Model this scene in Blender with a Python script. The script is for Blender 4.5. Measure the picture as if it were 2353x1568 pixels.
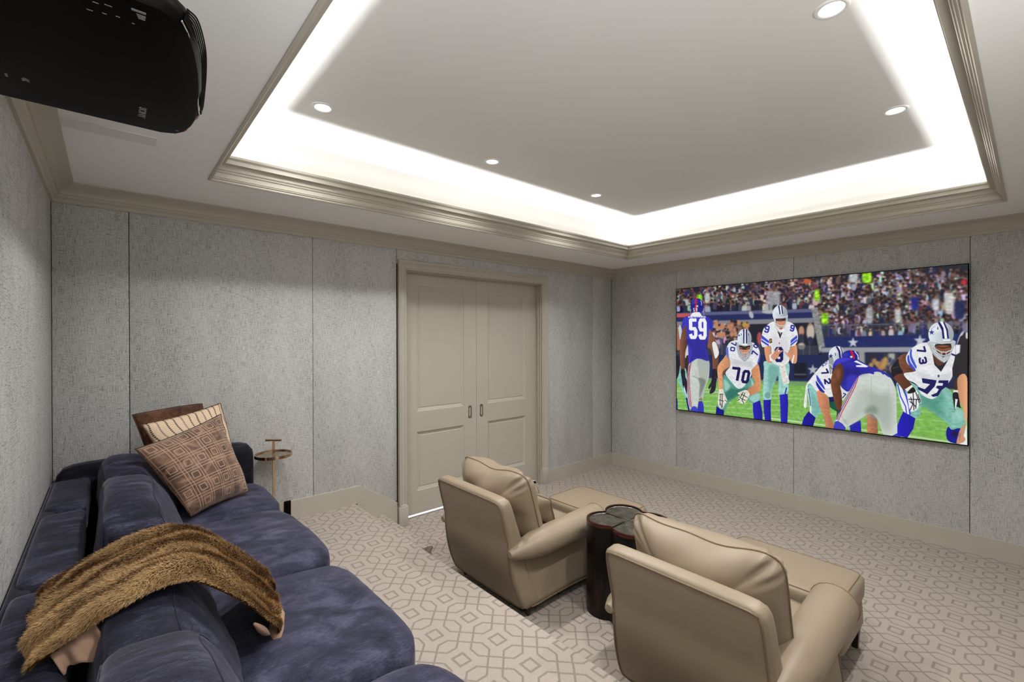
import bpy, bmesh, math, random
import numpy as np
from mathutils import Vector, Matrix, noise as mnoise

scene = bpy.context.scene
for o in list(bpy.data.objects):
    bpy.data.objects.remove(o)
COL = scene.collection

# ------------------------------------------------------------------ camera, world, exposure
YAW, PITCH, ROLL = 48.784, -0.236, -0.106
def cam_axes():
    y, p, r = (math.radians(v) for v in (YAW, PITCH, ROLL))
    f = Vector((math.cos(y) * math.cos(p), math.sin(y) * math.cos(p), math.sin(p)))
    rt = Vector((math.sin(y), -math.cos(y), 0))
    up = rt.cross(f)
    return rt * math.cos(r) + up * math.sin(r), -rt * math.sin(r) + up * math.cos(r), f
cam_d = bpy.data.cameras.new('camera')
cam_d.sensor_width = 36.0
cam_d.lens = 1052.27 / 2353 * 36.0
cam_d.shift_x = (1176.5 - 1173.5) / 2353
cam_d.shift_y = -(784.0 - 781.5) / 2353
cam_d.clip_start = 0.02
cam = bpy.data.objects.new('camera', cam_d)
COL.objects.link(cam)
rt_, up_, fw_ = cam_axes()
cam.matrix_world = Matrix((
    (rt_.x, up_.x, -fw_.x, -5.3905),
    (rt_.y, up_.y, -fw_.y, -3.972),
    (rt_.z, up_.z, -fw_.z, 1.7921),
    (0, 0, 0, 1)))
scene.camera = cam

w = bpy.data.worlds.new('world')
w.use_nodes = True
w.node_tree.nodes['Background'].inputs[0].default_value = (0.5, 0.5, 0.52, 1)
w.node_tree.nodes['Background'].inputs[1].default_value = 0.3
scene.world = w
scene.view_settings.view_transform = 'Standard'
scene.view_settings.look = 'None'
scene.view_settings.gamma = 1.0
scene.view_settings.use_curve_mapping = False
scene.view_settings.exposure = 0.0
scene.cycles.use_denoising = True
scene.cycles.max_bounces = 10
scene.cycles.diffuse_bounces = 7
scene.cycles.sample_clamp_indirect = 6.0

SPOT_W = 86.0        # each recessed downlight
FILL_W = 110.0      # added fill uplight behind the viewer
COVE_W_M = 6.6      # cove strip, watts per metre
LAMP_COL = (1.0, 0.99, 0.965)
COVE_COL = (1.0, 0.995, 0.985)

# room extents: back wall (doors) y=0, right wall (screen) x=0
L, W = 5.659, 4.56
ZC, ZT = 2.75, 3.14          # soffit height, tray ceiling height
TX0, TX1, TY1, TY0 = -4.938, -0.662, -0.716, -3.842   # tray opening
PZ, PX = 0.323, -3.74        # platform height and edge
CANS = [(-4.451, -1.24), (-3.19, -1.25), (-1.931, -1.25), (-3.162, -3.425), (-1.879, -3.43), (-4.45, -3.43)]

# ------------------------------------------------------------------ material helpers
def srgb(*c):
    return tuple(((v / 255) / 12.92 if v / 255 <= 0.04045 else ((v / 255 + 0.055) / 1.055) ** 2.4) for v in c) + (1.0,)

def new_mat(name):
    m = bpy.data.materials.new(name)
    m.use_nodes = True
    return m, m.node_tree, m.node_tree.nodes['Principled BSDF']

class NT:
    def __init__(s, nt):
        s.nt = nt
    def n(s, t, **kw):
        nd = s.nt.nodes.new(t)
        for k, v in kw.items():
            if k.startswith('i_'):
                nd.inputs[int(k[2:]) if k[2:].isdigit() else k[2:]].default_value = v
            else:
                setattr(nd, k, v)
        return nd
    def l(s, a, b):
        s.nt.links.new(a, b)
    def math(s, op, a, b=None, c=None):
        nd = s.nt.nodes.new('ShaderNodeMath')
        nd.operation = op
        for i, v in enumerate((a, b, c)):
            if v is None:
                continue
            if isinstance(v, (int, float)):
                nd.inputs[i].default_value = v
            else:
                s.nt.links.new(v, nd.inputs[i])
        return nd.outputs[0]
    def coord(s, which='Object', scale=(1, 1, 1), loc=(0, 0, 0)):
        tc = s.n('ShaderNodeTexCoord')
        mp = s.n('ShaderNodeMapping')
        mp.inputs['Scale'].default_value = scale
        mp.inputs['Location'].default_value = loc
        s.l(tc.outputs[which], mp.inputs[0])
        return mp.outputs[0]
    def noise(s, vec, scale=5, detail=3, rough=0.5, dist=0.0):
        nd = s.n('ShaderNodeTexNoise')
        s.l(vec, nd.inputs['Vector'])
        nd.inputs['Scale'].default_value = scale
        nd.inputs['Detail'].default_value = detail
        nd.inputs['Roughness'].default_value = rough
        nd.inputs['Distortion'].default_value = dist
        return nd.outputs['Fac']
    def ramp(s, fac, stops):
        nd = s.n('ShaderNodeValToRGB')
        cr = nd.color_ramp
        while len(cr.elements) < len(stops):
            cr.elements.new(0.5)
        for e, (p, c) in zip(cr.elements, stops):
            e.position = p
            e.color = c if len(c) == 4 else tuple(c) + (1,)
        s.l(fac, nd.inputs[0])
        return nd.outputs[0]
    def mix(s, fac, a, b):
        nd = s.n('ShaderNodeMix', data_type='RGBA')
        if isinstance(fac, (int, float)):
            nd.inputs[0].default_value = fac
        else:
            s.l(fac, nd.inputs[0])
        for i, v in ((6, a), (7, b)):
            if isinstance(v, tuple):
                nd.inputs[i].default_value = v
            else:
                s.l(v, nd.inputs[i])
        return nd.outputs[2]
    def bump(s, h, bsdf, strength=0.3, dist=0.01):
        nd = s.n('ShaderNodeBump')
        nd.inputs['Strength'].default_value = strength
        nd.inputs['Distance'].default_value = dist
        s.l(h, nd.inputs['Height'])
        s.l(nd.outputs[0], bsdf.inputs['Normal'])

def m_paint(name, col, rough=0.5, var=0.04, bump=0.05):
    m, nt, b = new_mat(name)
    k = NT(nt)
    v = k.coord('Object')
    f = k.noise(v, 3.0, 4)
    c2 = tuple(max(0, x * (1 - var * 2)) for x in col[:3]) + (1,)
    k.l(k.mix(f, col, c2), b.inputs['Base Color'])
    b.inputs['Roughness'].default_value = rough
    k.bump(k.noise(v, 160, 2), b, bump, 0.002)
    return m

def m_metal(name, col, rough=0.25):
    m, nt, b = new_mat(name)
    k = NT(nt)
    v = k.coord('Object')
    f = k.noise(v, 20, 3)
    b.inputs['Base Color'].default_value = col
    b.inputs['Metallic'].default_value = 1.0
    k.l(k.math('MULTIPLY_ADD', f, 0.12, rough - 0.06), b.inputs['Roughness'])
    return m

def m_fabric_wall():
    m, nt, b = new_mat('wall_linen')
    k = NT(nt)
    vert = k.noise(k.coord('Object', (240, 240, 16)), 1.0, 3, 0.6)
    horz = k.noise(k.coord('Object', (22, 22, 290)), 1.0, 3, 0.6)
    fine = k.noise(k.coord('Object', (170, 170, 170)), 1.0, 2, 0.6)
    big = k.noise(k.coord('Object', (5, 5, 1.6)), 1.0, 3, 0.6)
    v1 = k.math('SUBTRACT', vert, 0.5)
    h1 = k.math('SUBTRACT', horz, 0.5)
    mn = k.math('MINIMUM', v1, h1)
    f1 = k.math('MULTIPLY', k.math('SUBTRACT', fine, 0.5), 1.0)
    s = k.math('ADD', k.math('ADD', k.math('MULTIPLY', mn, 1.1), k.math('MULTIPLY', k.math('ADD', v1, h1), 0.35)), f1)
    s = k.math('ADD', s, k.math('MULTIPLY', k.math('SUBTRACT', big, 0.5), 0.30))
    s = k.math('ADD', s, 0.5)
    col = k.ramp(s, [(0.14, srgb(112, 111, 108)), (0.32, srgb(174, 174, 172)), (0.52, srgb(199, 199, 197)), (0.8, srgb(216, 216, 214))])
    k.l(col, b.inputs['Base Color'])
    b.inputs['Roughness'].default_value = 0.9
    b.inputs['Specular IOR Level'].default_value = 0.15
    k.bump(s, b, 0.35, 0.004)
    return m

def m_carpet(name, px, py, ox, oy, tri='top'):
    """Trellis carpet: interlaced octagon chains with small squares, drawn from world position."""
    m, nt, b = new_mat(name)
    k = NT(nt)
    geo = k.n('ShaderNodeNewGeometry')
    sep = k.n('ShaderNodeSeparateXYZ')
    k.l(geo.outputs['Position'], sep.inputs[0])
    wob = k.noise(geo.outputs['Position'], 260, 2)
    wx = k.math('MULTIPLY', k.math('SUBTRACT', wob, 0.5), 0.010)
    x = k.math('ADD', sep.outputs[0], wx)
    if tri == 'riser':
        x = k.math('SUBTRACT', x, k.math('SUBTRACT', sep.outputs[2], PZ))
    y = k.math('ADD', sep.outputs[1], wx)
    def fold(v, o, p):
        t = k.math('DIVIDE', k.math('SUBTRACT', v, o), p)
        t = k.math('SUBTRACT', t, k.math('FLOOR', k.math('ADD', t, 0.5)))
        return k.math('ABSOLUTE', t)
    u, v = fold(x, ox, px), fold(y, oy, py)
    mx, mi = k.math('MAXIMUM', u, v), k.math('MINIMUM', u, v)
    df, sm = k.math('ABSOLUTE', k.math('SUBTRACT', u, v)), k.math('ADD', u, v)
    def near(val, c, wd):
        return k.math('LESS_THAN', k.math('ABSOLUTE', k.math('SUBTRACT', val, c)), wd)
    hw = 0.024
    sq = near(mx, 0.138, 0.028)
    ab = k.math('MULTIPLY', near(mx, 0.345, hw), k.math('LESS_THAN', mi, 0.137))
    cd = k.math('MULTIPLY', near(df, 0.218, hw * 1.35), k.math('GREATER_THAN', sm, 0.462))
    e = k.math('MULTIPLY', near(sm, 0.776, hw * 1.35), k.math('LESS_THAN', df, 0.235))
    line = k.math('MAXIMUM', k.math('MAXIMUM', sq, ab), k.math('MAXIMUM', cd, e))
    pile = k.noise(geo.outputs['Position'], 420, 3, 0.7)
    big = k.noise(geo.outputs['Position'], 4.0, 4, 0.6)
    base = k.ramp(pile, [(0.25, srgb(150, 139, 129)), (0.55, srgb(179, 167, 157)), (0.8, srgb(190, 180, 171))])
    dark = k.ramp(pile, [(0.25, srgb(116, 108, 99)), (0.6, srgb(144, 135, 125)), (0.85, srgb(156, 147, 137))])
    col = k.mix(line, base, dark)
    col = k.mix(k.math('MULTIPLY', big, 0.22), col, srgb(150, 138, 128))
    k.l(col, b.inputs['Base Color'])
    b.inputs['Roughness'].default_value = 0.95
    b.inputs['Specular IOR Level'].default_value = 0.05
    b.inputs['Sheen Weight'].default_value = 0.15
    k.bump(k.math('SUBTRACT', pile, k.math('MULTIPLY', line, 0.5)), b, 0.5, 0.006)
    return m

def m_velvet(name, dark, mid, light, streak=(2, 14, 9), sheen=0.22, stops=(0.38, 0.51, 0.66)):
    m, nt, b = new_mat(name)
    k = NT(nt)
    v = k.coord('Object')
    n1 = k.noise(k.coord('Object', streak), 2.0, 6, 0.65, 0.8)
    n2 = k.noise(v, 9.0, 5, 0.6, 0.6)
    n3 = k.noise(k.coord('Object', (60, 260, 260)), 1.0, 2, 0.6)
    s = k.math('ADD', k.math('MULTIPLY', n1, 0.48), k.math('ADD', k.math('MULTIPLY', n2, 0.28), k.math('MULTIPLY', n3, 0.24)))
    col = k.ramp(s, [(stops[0], dark), (stops[1], mid), (stops[2], light)])
    k.l(col, b.inputs['Base Color'])
    b.inputs['Roughness'].default_value = 0.75
    b.inputs['Specular IOR Level'].default_value = 0.2
    b.inputs['Sheen Weight'].default_value = sheen
    b.inputs['Sheen Roughness'].default_value = 0.35
    b.inputs['Sheen Tint'].default_value = (0.66, 0.66, 0.80, 1)
    k.bump(k.math('ADD', n3, k.math('MULTIPLY', n2, 0.5)), b, 0.25, 0.006)
    return m

def m_leather(name, c1, c2, rough=0.42):
    m, nt, b = new_mat(name)
    k = NT(nt)
    v = k.coord('Object')
    f = k.noise(v, 4.0, 5, 0.55)
    k.l(k.mix(f, c1, c2), b.inputs['Base Color'])
    g = k.noise(v, 22, 3)
    k.l(k.math('MULTIPLY_ADD', g, 0.15, rough - 0.07), b.inputs['Roughness'])
    vo = k.n('ShaderNodeTexVoronoi')
    k.l(v, vo.inputs['Vector'])
    vo.inputs['Scale'].default_value = 420
    wr = k.noise(k.coord('Object', (3, 3, 6)), 3.0, 4, 0.6, 0.6)
    k.bump(k.math('ADD', k.math('MULTIPLY', vo.outputs['Distance'], 0.2), k.math('MULTIPLY', wr, 0.5)), b, 0.15, 0.010)
    return m

def m_flat(name, col, rough=0.6, spec=0.3):
    m, nt, b = new_mat(name)
    k = NT(nt)
    f = k.noise(k.coord('Object'), 30, 2)
    c2 = tuple(x * 0.85 for x in col[:3]) + (1,)
    k.l(k.mix(f, col, c2), b.inputs['Base Color'])
    b.inputs['Roughness'].default_value = rough
    b.inputs['Specular IOR Level'].default_value = spec
    return m

def m_emit(name, col, strength):
    m, nt, b = new_mat(name)
    b.inputs['Base Color'].default_value = col
    b.inputs['Emission Color'].default_value = col
    b.inputs['Emission Strength'].default_value = strength
    return m

# ------------------------------------------------------------------ mesh helpers
class MB:
    """collects geometry for ONE mesh object"""
    def __init__(s):
        s.v, s.f, s.uv = [], [], None
    def add(s, v, f):
        o = len(s.v)
        s.v += [tuple(p) for p in v]
        s.f += [tuple(i + o for i in q) for q in f]
        return s
    def box(s, x0, x1, y0, y1, z0, z1, r=0.0, seg=2):
        if r <= 0:
            v = [(x, y, z) for z in (z0, z1) for y in (y0, y1) for x in (x0, x1)]
            f = [(0, 2, 3, 1), (4, 5, 7, 6), (0, 1, 5, 4), (2, 6, 7, 3), (0, 4, 6, 2), (1, 3, 7, 5)]
            return s.add(v, f)
        bm = bmesh.new()
        bmesh.ops.create_cube(bm, size=1)
        for p in bm.verts:
            p.co = Vector(((x0 + x1) / 2 + p.co.x * (x1 - x0), (y0 + y1) / 2 + p.co.y * (y1 - y0), (z0 + z1) / 2 + p.co.z * (z1 - z0)))
        bmesh.ops.bevel(bm, geom=bm.edges[:] + bm.verts[:], offset=r, segments=seg, profile=0.5, affect='EDGES')
        bm.verts.index_update()
        s.add([p.co[:] for p in bm.verts], [[q.index for q in f.verts] for f in bm.faces])
        bm.free()
        return s
    def tube(s, pts, r, seg=8, closed=False):
        pts = [Vector(p) for p in pts]
        n = len(pts)
        rs = r if isinstance(r, (list, tuple)) else [r] * n
        vs, fs, ref = [], [], None
        for i in range(n):
            a = pts[(i - 1) % n] if (closed or i > 0) else pts[i]
            c = pts[(i + 1) % n] if (closed or i < n - 1) else pts[i]
            t = (c - a)
            t = t.normalized() if t.length > 1e-9 else Vector((0, 0, 1))
            if ref is None:
                ref = t.orthogonal().normalized()
            ref = (ref - t * ref.dot(t))
            ref = ref.normalized() if ref.length > 1e-6 else t.orthogonal().normalized()
            b = t.cross(ref)
            for j in range(seg):
                an = 2 * math.pi * j / seg
                vs.append(pts[i] + (ref * math.cos(an) + b * math.sin(an)) * rs[i])
        for i in range(n if closed else n - 1):
            for j in range(seg):
                a, b2 = i * seg + j, i * seg + (j + 1) % seg
                c, d = ((i + 1) % n) * seg + (j + 1) % seg, ((i + 1) % n) * seg + j
                fs.append((a, b2, c, d))
        if not closed:
            fs.append(tuple(reversed(range(seg))))
            fs.append(tuple((n - 1) * seg + j for j in range(seg)))
        return s.add(vs, fs)
    def prism(s, outline, z0, z1):
        """vertical prism over an xy outline (ccw)"""
        n = len(outline)
        v = [(x, y, z0) for x, y in outline] + [(x, y, z1) for x, y in outline]
        f = [tuple(reversed(range(n))), tuple(range(n, 2 * n))]
        f += [(i, (i + 1) % n, n + (i + 1) % n, n + i) for i in range(n)]
        return s.add(v, f)
    def lathe(s, prof, cx, cy, seg=32, cap=True):
        v, f = [], []
        for r, z in prof:
            for j in range(seg):
                a = 2 * math.pi * j / seg
                v.append((cx + r * math.cos(a), cy + r * math.sin(a), z))
        for i in range(len(prof) - 1):
            for j in range(seg):
                f.append((i * seg + j, i * seg + (j + 1) % seg, (i + 1) * seg + (j + 1) % seg, (i + 1) * seg + j))
        if cap:
            f.append(tuple(reversed(range(seg))))
            f.append(tuple((len(prof) - 1) * seg + j for j in range(seg)))
        return s.add(v, f)
    def puff(s, fn, n=(10, 10, 10), k=8.0, bulge=(0, 0, 0)):
        """rounded, puffed box: cube surface -> fn((x,y,z) in about [-1,1]^3)"""
        idx, vs, fs = {}, [], []
        def vert(i, j, l):
            key = (i, j, l)
            if key not in idx:
                idx[key] = len(vs)
                vs.append(fn(puff_pt((2 * i / n[0] - 1, 2 * j / n[1] - 1, 2 * l / n[2] - 1), k, bulge)))
            return idx[key]
        for sgn in (0, 1):
            for i in range(n[0]):
                for j in range(n[1]):
                    q = [vert(i, j, sgn * n[2]), vert(i + 1, j, sgn * n[2]), vert(i + 1, j + 1, sgn * n[2]), vert(i, j + 1, sgn * n[2])]
                    fs.append(q if sgn else q[::-1])
            for i in range(n[0]):
                for j in range(n[2]):
                    q = [vert(i, sgn * n[1], j), vert(i + 1, sgn * n[1], j), vert(i + 1, sgn * n[1], j + 1), vert(i, sgn * n[1], j + 1)]
                    fs.append(q[::-1] if sgn else q)
            for i in range(n[1]):
                for j in range(n[2]):
                    q = [vert(sgn * n[0], i, j), vert(sgn * n[0], i + 1, j), vert(sgn * n[0], i + 1, j + 1), vert(sgn * n[0], i, j + 1)]
                    fs.append(q if sgn else q[::-1])
        return s.add(vs, fs)
    def pillow(s, fn, n=20):
        """two-sided cushion: fn(a, b, side, t) with (a,b) in [-1,1]^2, t = 0 at the seam .. 1 in the middle"""
        vs, fs, idx, uv = [], [], {}, []
        def th(a, b):
            r = max(abs(a), abs(b))
            return max(0.0, (1 - abs(a) ** 2.6) * (1 - abs(b) ** 2.6)) ** 0.62 if r < 1 else 0.0
        for side in (1, -1):
            for i in range(n + 1):
                for j in range(n + 1):
                    a, b = 2 * i / n - 1, 2 * j / n - 1
                    edge = i in (0, n) or j in (0, n)
                    key = (i, j) if edge else (i, j, side)
                    if key not in idx:
                        idx[key] = len(vs)
                        vs.append(fn(a, b, side, th(a, b)))
                        uv.append(((a + 1) / 2, (b + 1) / 2))
            g = lambda i, j: idx[(i, j)] if (i in (0, n) or j in (0, n)) else idx[(i, j, side)]
            for i in range(n):
                for j in range(n):
                    q = [g(i, j), g(i + 1, j), g(i + 1, j + 1), g(i, j + 1)]
                    fs.append(q if side > 0 else q[::-1])
        s.add(vs, fs)
        s.uv = uv
        return s
    def build(s, name, mat, parent=None, smooth=None, recalc=False):
        me = bpy.data.meshes.new(name)
        me.from_pydata(s.v, [], s.f)
        if recalc:
            bm = bmesh.new()
            bm.from_mesh(me)
            bmesh.ops.recalc_face_normals(bm, faces=bm.faces)
            bm.to_mesh(me)
            bm.free()
        if s.uv:
            lay = me.uv_layers.new(name='UVMap')
            for lp in me.loops:
                lay.data[lp.index].uv = s.uv[lp.vertex_index]
        if smooth:
            me.polygons.foreach_set('use_smooth', [True] * len(me.polygons))
            if smooth < 180:
                me.set_sharp_from_angle(angle=math.radians(smooth))
        me.update()
        me.materials.append(mat)
        o = bpy.data.objects.new(name, me)
        COL.objects.link(o)
        if parent is not None:
            o.parent = parent
        return o

def puff_pt(p, k, bulge):
    a = [abs(c) for c in p]
    s = sum(c ** k for c in a) ** (1 / k)
    m = max(a)
    s = s / m if m > 0 else 1
    q = [c / s for c in p]
    x, y, z = q
    return (x * (1 + bulge[0] * (1 - y * y) * (1 - z * z)),
            y * (1 + bulge[1] * (1 - x * x) * (1 - z * z)),
            z * (1 + bulge[2] * (1 - x * x) * (1 - y * y)))

def edge_loop(axis, sgn, n=12):
    """perimeter of the cube face axis=sgn, as cube points"""
    o = [i for i in range(3) if i != axis]
    out = []
    for k in range(4):
        for i in range(n):
            t = -1 + 2 * i / n
            a, b = [(t, -1), (1, t), (-t, 1), (-1, -t)][k]
            p = [0, 0, 0]
            p[axis], p[o[0]], p[o[1]] = sgn, a, b
            out.append(tuple(p))
    return out

def tag(o, label=None, cat=None, group=None, kind=None):
    if label: o['label'] = label
    if cat: o['category'] = cat
    if group: o['group'] = group
    if kind: o['kind'] = kind
    return o
def thing(name, loc, label, cat, group=None):
    o = bpy.data.objects.new(name, None)
    o.location = loc
    o.empty_display_size = 0.1
    COL.objects.link(o)
    return tag(o, label, cat, group)
def structure(o, label=None):
    return tag(o, label, kind='structure')
def copy_tree(o, parent=None):
    c = o.copy()
    COL.objects.link(c)
    if parent is not None:
        c.parent = parent
    for ch in list(o.children):
        copy_tree(ch, c)
    return c
def off(root):
    x, y, z = root
    return lambda p: (p[0] - x, p[1] - y, p[2] - z)
def lerp(a, b, t):
    return a + (b - a) * t
def catmull(pts, m=8):
    P = [Vector(p) for p in pts]
    P = [P[0] * 2 - P[1]] + P + [P[-1] * 2 - P[-2]]
    out = []
    for i in range(1, len(P) - 2):
        for k in range(m):
            t = k / m
            a, b, c, d = P[i - 1], P[i], P[i + 1], P[i + 2]
            out.append(0.5 * ((2 * b) + (c - a) * t + (2 * a - 5 * b + 4 * c - d) * t * t + (3 * b - a - 3 * c + d) * t ** 3))
    out.append(P[-2])
    return out

# ------------------------------------------------------------------ materials
M = {}
M['linen'] = m_fabric_wall()
M['joint'] = m_flat('joint_dark', srgb(45, 43, 40), 0.9)
M['carpet_floor'] = m_carpet('carpet_floor', 0.2275, 0.2248, -0.19, -0.274)
M['carpet_top'] = m_carpet('carpet_platform', 0.2125, 0.2325, -3.975, -0.161, 'riser')
M['ceil'] = m_paint('ceiling_paint', srgb(247, 247, 246), 0.7, 0.02)
M['tray'] = m_paint('tray_paint', srgb(226, 226, 225), 0.7, 0.01)
M['trim'] = m_paint('trim_paint', srgb(184, 178, 165), 0.40, 0.02)
M['white'] = m_paint('white_paint', srgb(228, 228, 226), 0.5, 0.01)
M['black'] = m_flat('black_plastic', srgb(10, 9, 9), 0.6, 0.08)
M['blackgloss'] = m_flat('black_gloss', srgb(7, 6, 6), 0.5, 0.05)
M['print'] = m_flat('grey_print', srgb(120, 120, 117), 0.6)
M['chrome'] = m_metal('chrome', (0.85, 0.85, 0.86, 1), 0.12)
M['nickel'] = m_metal('nickel', (0.32, 0.29, 0.26, 1), 0.32)
M['brass'] = m_metal('rose_brass', (0.62, 0.43, 0.28, 1), 0.2)
M['leather'] = m_leather('beige_leather', srgb(150, 135, 115), srgb(140, 124, 104))
M['leatherpipe'] = m_leather('leather_piping', srgb(128, 109, 87), srgb(114, 95, 74), 0.5)
M['velvet'] = m_velvet('navy_velvet', srgb(12, 12, 21), srgb(33, 33, 50), srgb(80, 80, 104), (2.2, 9, 7))
M['velvetseat'] = m_velvet('navy_velvet_seat', srgb(22, 22, 36), srgb(50, 50, 70), srgb(84, 83, 104), (3.0, 5.0, 5), 0.22, (0.36, 0.5, 0.64))
M['velvetdark'] = m_velvet('navy_velvet_dark', srgb(12, 12, 19), srgb(24, 24, 36), srgb(52, 51, 68))
M['velvetpipe'] = m_velvet('navy_seam', srgb(18, 18, 30), srgb(30, 30, 46), srgb(44, 44, 62))
M['brown'] = m_velvet('brown_velvet', srgb(44, 26, 16), srgb(80, 50, 32), srgb(116, 78, 54), (9, 3, 9), 0.3)
M['darkwood'] = m_flat('espresso_wood', srgb(32, 22, 17), 0.35, 0.5)
M['led'] = m_emit('lamp_lens', (1.0, 0.98, 0.95, 1), 6.0)
M['door_glow'] = m_paint('hall_floor', srgb(225, 228, 235), 0.6, 0.0)
# ------------------------------------------------------------------ room shell
PT = 0.02     # wall panel thickness (panel faces lie on y=0, x=0, x=-L, y=-W)
DX0, DX1, DZ = -3.252, -1.408, 2.452      # door opening
def sheet_walls():
    b = MB()
    b.box(-L - 0.16, DX0, PT, 0.22, -0.05, ZC + 0.5)
    b.box(DX1, 0.16, PT, 0.22, -0.05, ZC + 0.5)
    b.box(DX0, DX1, PT, 0.22, DZ, ZC + 0.5)
    wb = structure(b.build('wall_back', M['joint']), 'back wall lined with grey linen panels around the double doors')
    wr = structure(MB().box(PT, 0.16, -W - 0.16, PT, -0.05, ZC + 0.5).build('wall_right', M['joint']), 'wall of grey linen panels that carries the big screen')
    wl = structure(MB().box(-L - 0.16, -L - PT, -W - 0.16, PT, -0.05, ZC + 0.5).build('wall_left', M['joint']), 'pale grey linen wall behind the navy sofa')
    wf = structure(MB().box(-L - 0.16, 0.16, -W - 0.16, -W - PT, -0.05, ZC + 0.5).build('wall_front', M['joint']), 'linen wall behind the viewer')
    g = 0.0016
    def panel(parent, x0, x1, y0, y1, z0, z1):
        MB().box(x0, x1, y0, y1, z0, z1, 0.004, 2).build('fabric_panel', M['linen'], parent, smooth=35)
    zt = ZC - 0.02
    for a, c in ((-L, -5.291), (-5.291, -4.111), (-4.111, -3.345)):
        panel(wb, a + g, c - g, 0, PT, 0.25, zt)
    panel(wb, -3.345 + g, -2.44 - g, 0, PT, DZ + 0.05, zt)
    panel(wb, -2.44 + g, -1.318 - g, 0, PT, DZ + 0.05, zt)
    for a, c in ((-1.318, -0.42), (-0.42, 0.0)):
        panel(wb, a + g, c - g, 0, PT, 0.05, zt)
    ys = [0.0, -0.996, -2.316, -3.624, -W]
    for a, c in zip(ys, ys[1:]):
        panel(wr, 0, PT, c + g, a - g, 0.05, zt)
    ys = [0.0, -2.2, -3.6, -W]
    for a, c in zip(ys, ys[1:]):
        panel(wl, -L - PT, -L, c + g, a - g, 0.3, zt)
    for a, c in ((-L, -3.8), (-3.8, -1.9), (-1.9, 0)):
        panel(wf, a + g, c - g, -W - PT, -W, 0.05, zt)
sheet_walls()

structure(MB().box(-3.9, 0.16, -W - 0.16, 0.0, -0.05, 0.0).add(
    [(DX0, 0.0, 0.0), (DX1, 0.0, 0.0), (DX1, 0.12, 0.0), (DX0, 0.12, 0.0)], [(0, 1, 2, 3)]).build('floor', M['carpet_floor']),
    'lower carpeted floor with trellis pattern')
def nosed(name, x0, x1, y0, y1, z1, r, label):
    """carpeted tread with a rounded nosing along x1"""
    b = MB()
    prof = [(x0, 0.0), (x1 - 0.012, 0.0), (x1 - 0.012, z1 - 2.2 * r)]
    for i in range(9):
        a = -math.pi / 2 + math.pi * i / 8
        prof.append((x1 - r + r * math.cos(a), z1 - r + r * math.sin(a)))
    prof.append((x0, z1))
    n = len(prof)
    b.add([(x, y0, z) for x, z in prof] + [(x, y1, z) for x, z in prof],
          [tuple(range(n)), tuple(reversed(range(n, 2 * n)))] + [(i, n + i, n + (i + 1) % n, (i + 1) % n) for i in range(n)])
    o = b.build(name, M['carpet_top'], smooth=40, recalc=True)
    return structure(o, label)
nosed('platform', -L, PX, -W, 0.0, PZ, 0.026, 'raised carpeted platform under the sofa')
nosed('step', PX - 0.1, -3.482, -0.86, 0.0, 0.164, 0.022, 'short carpeted step between platform and doors')

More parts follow.
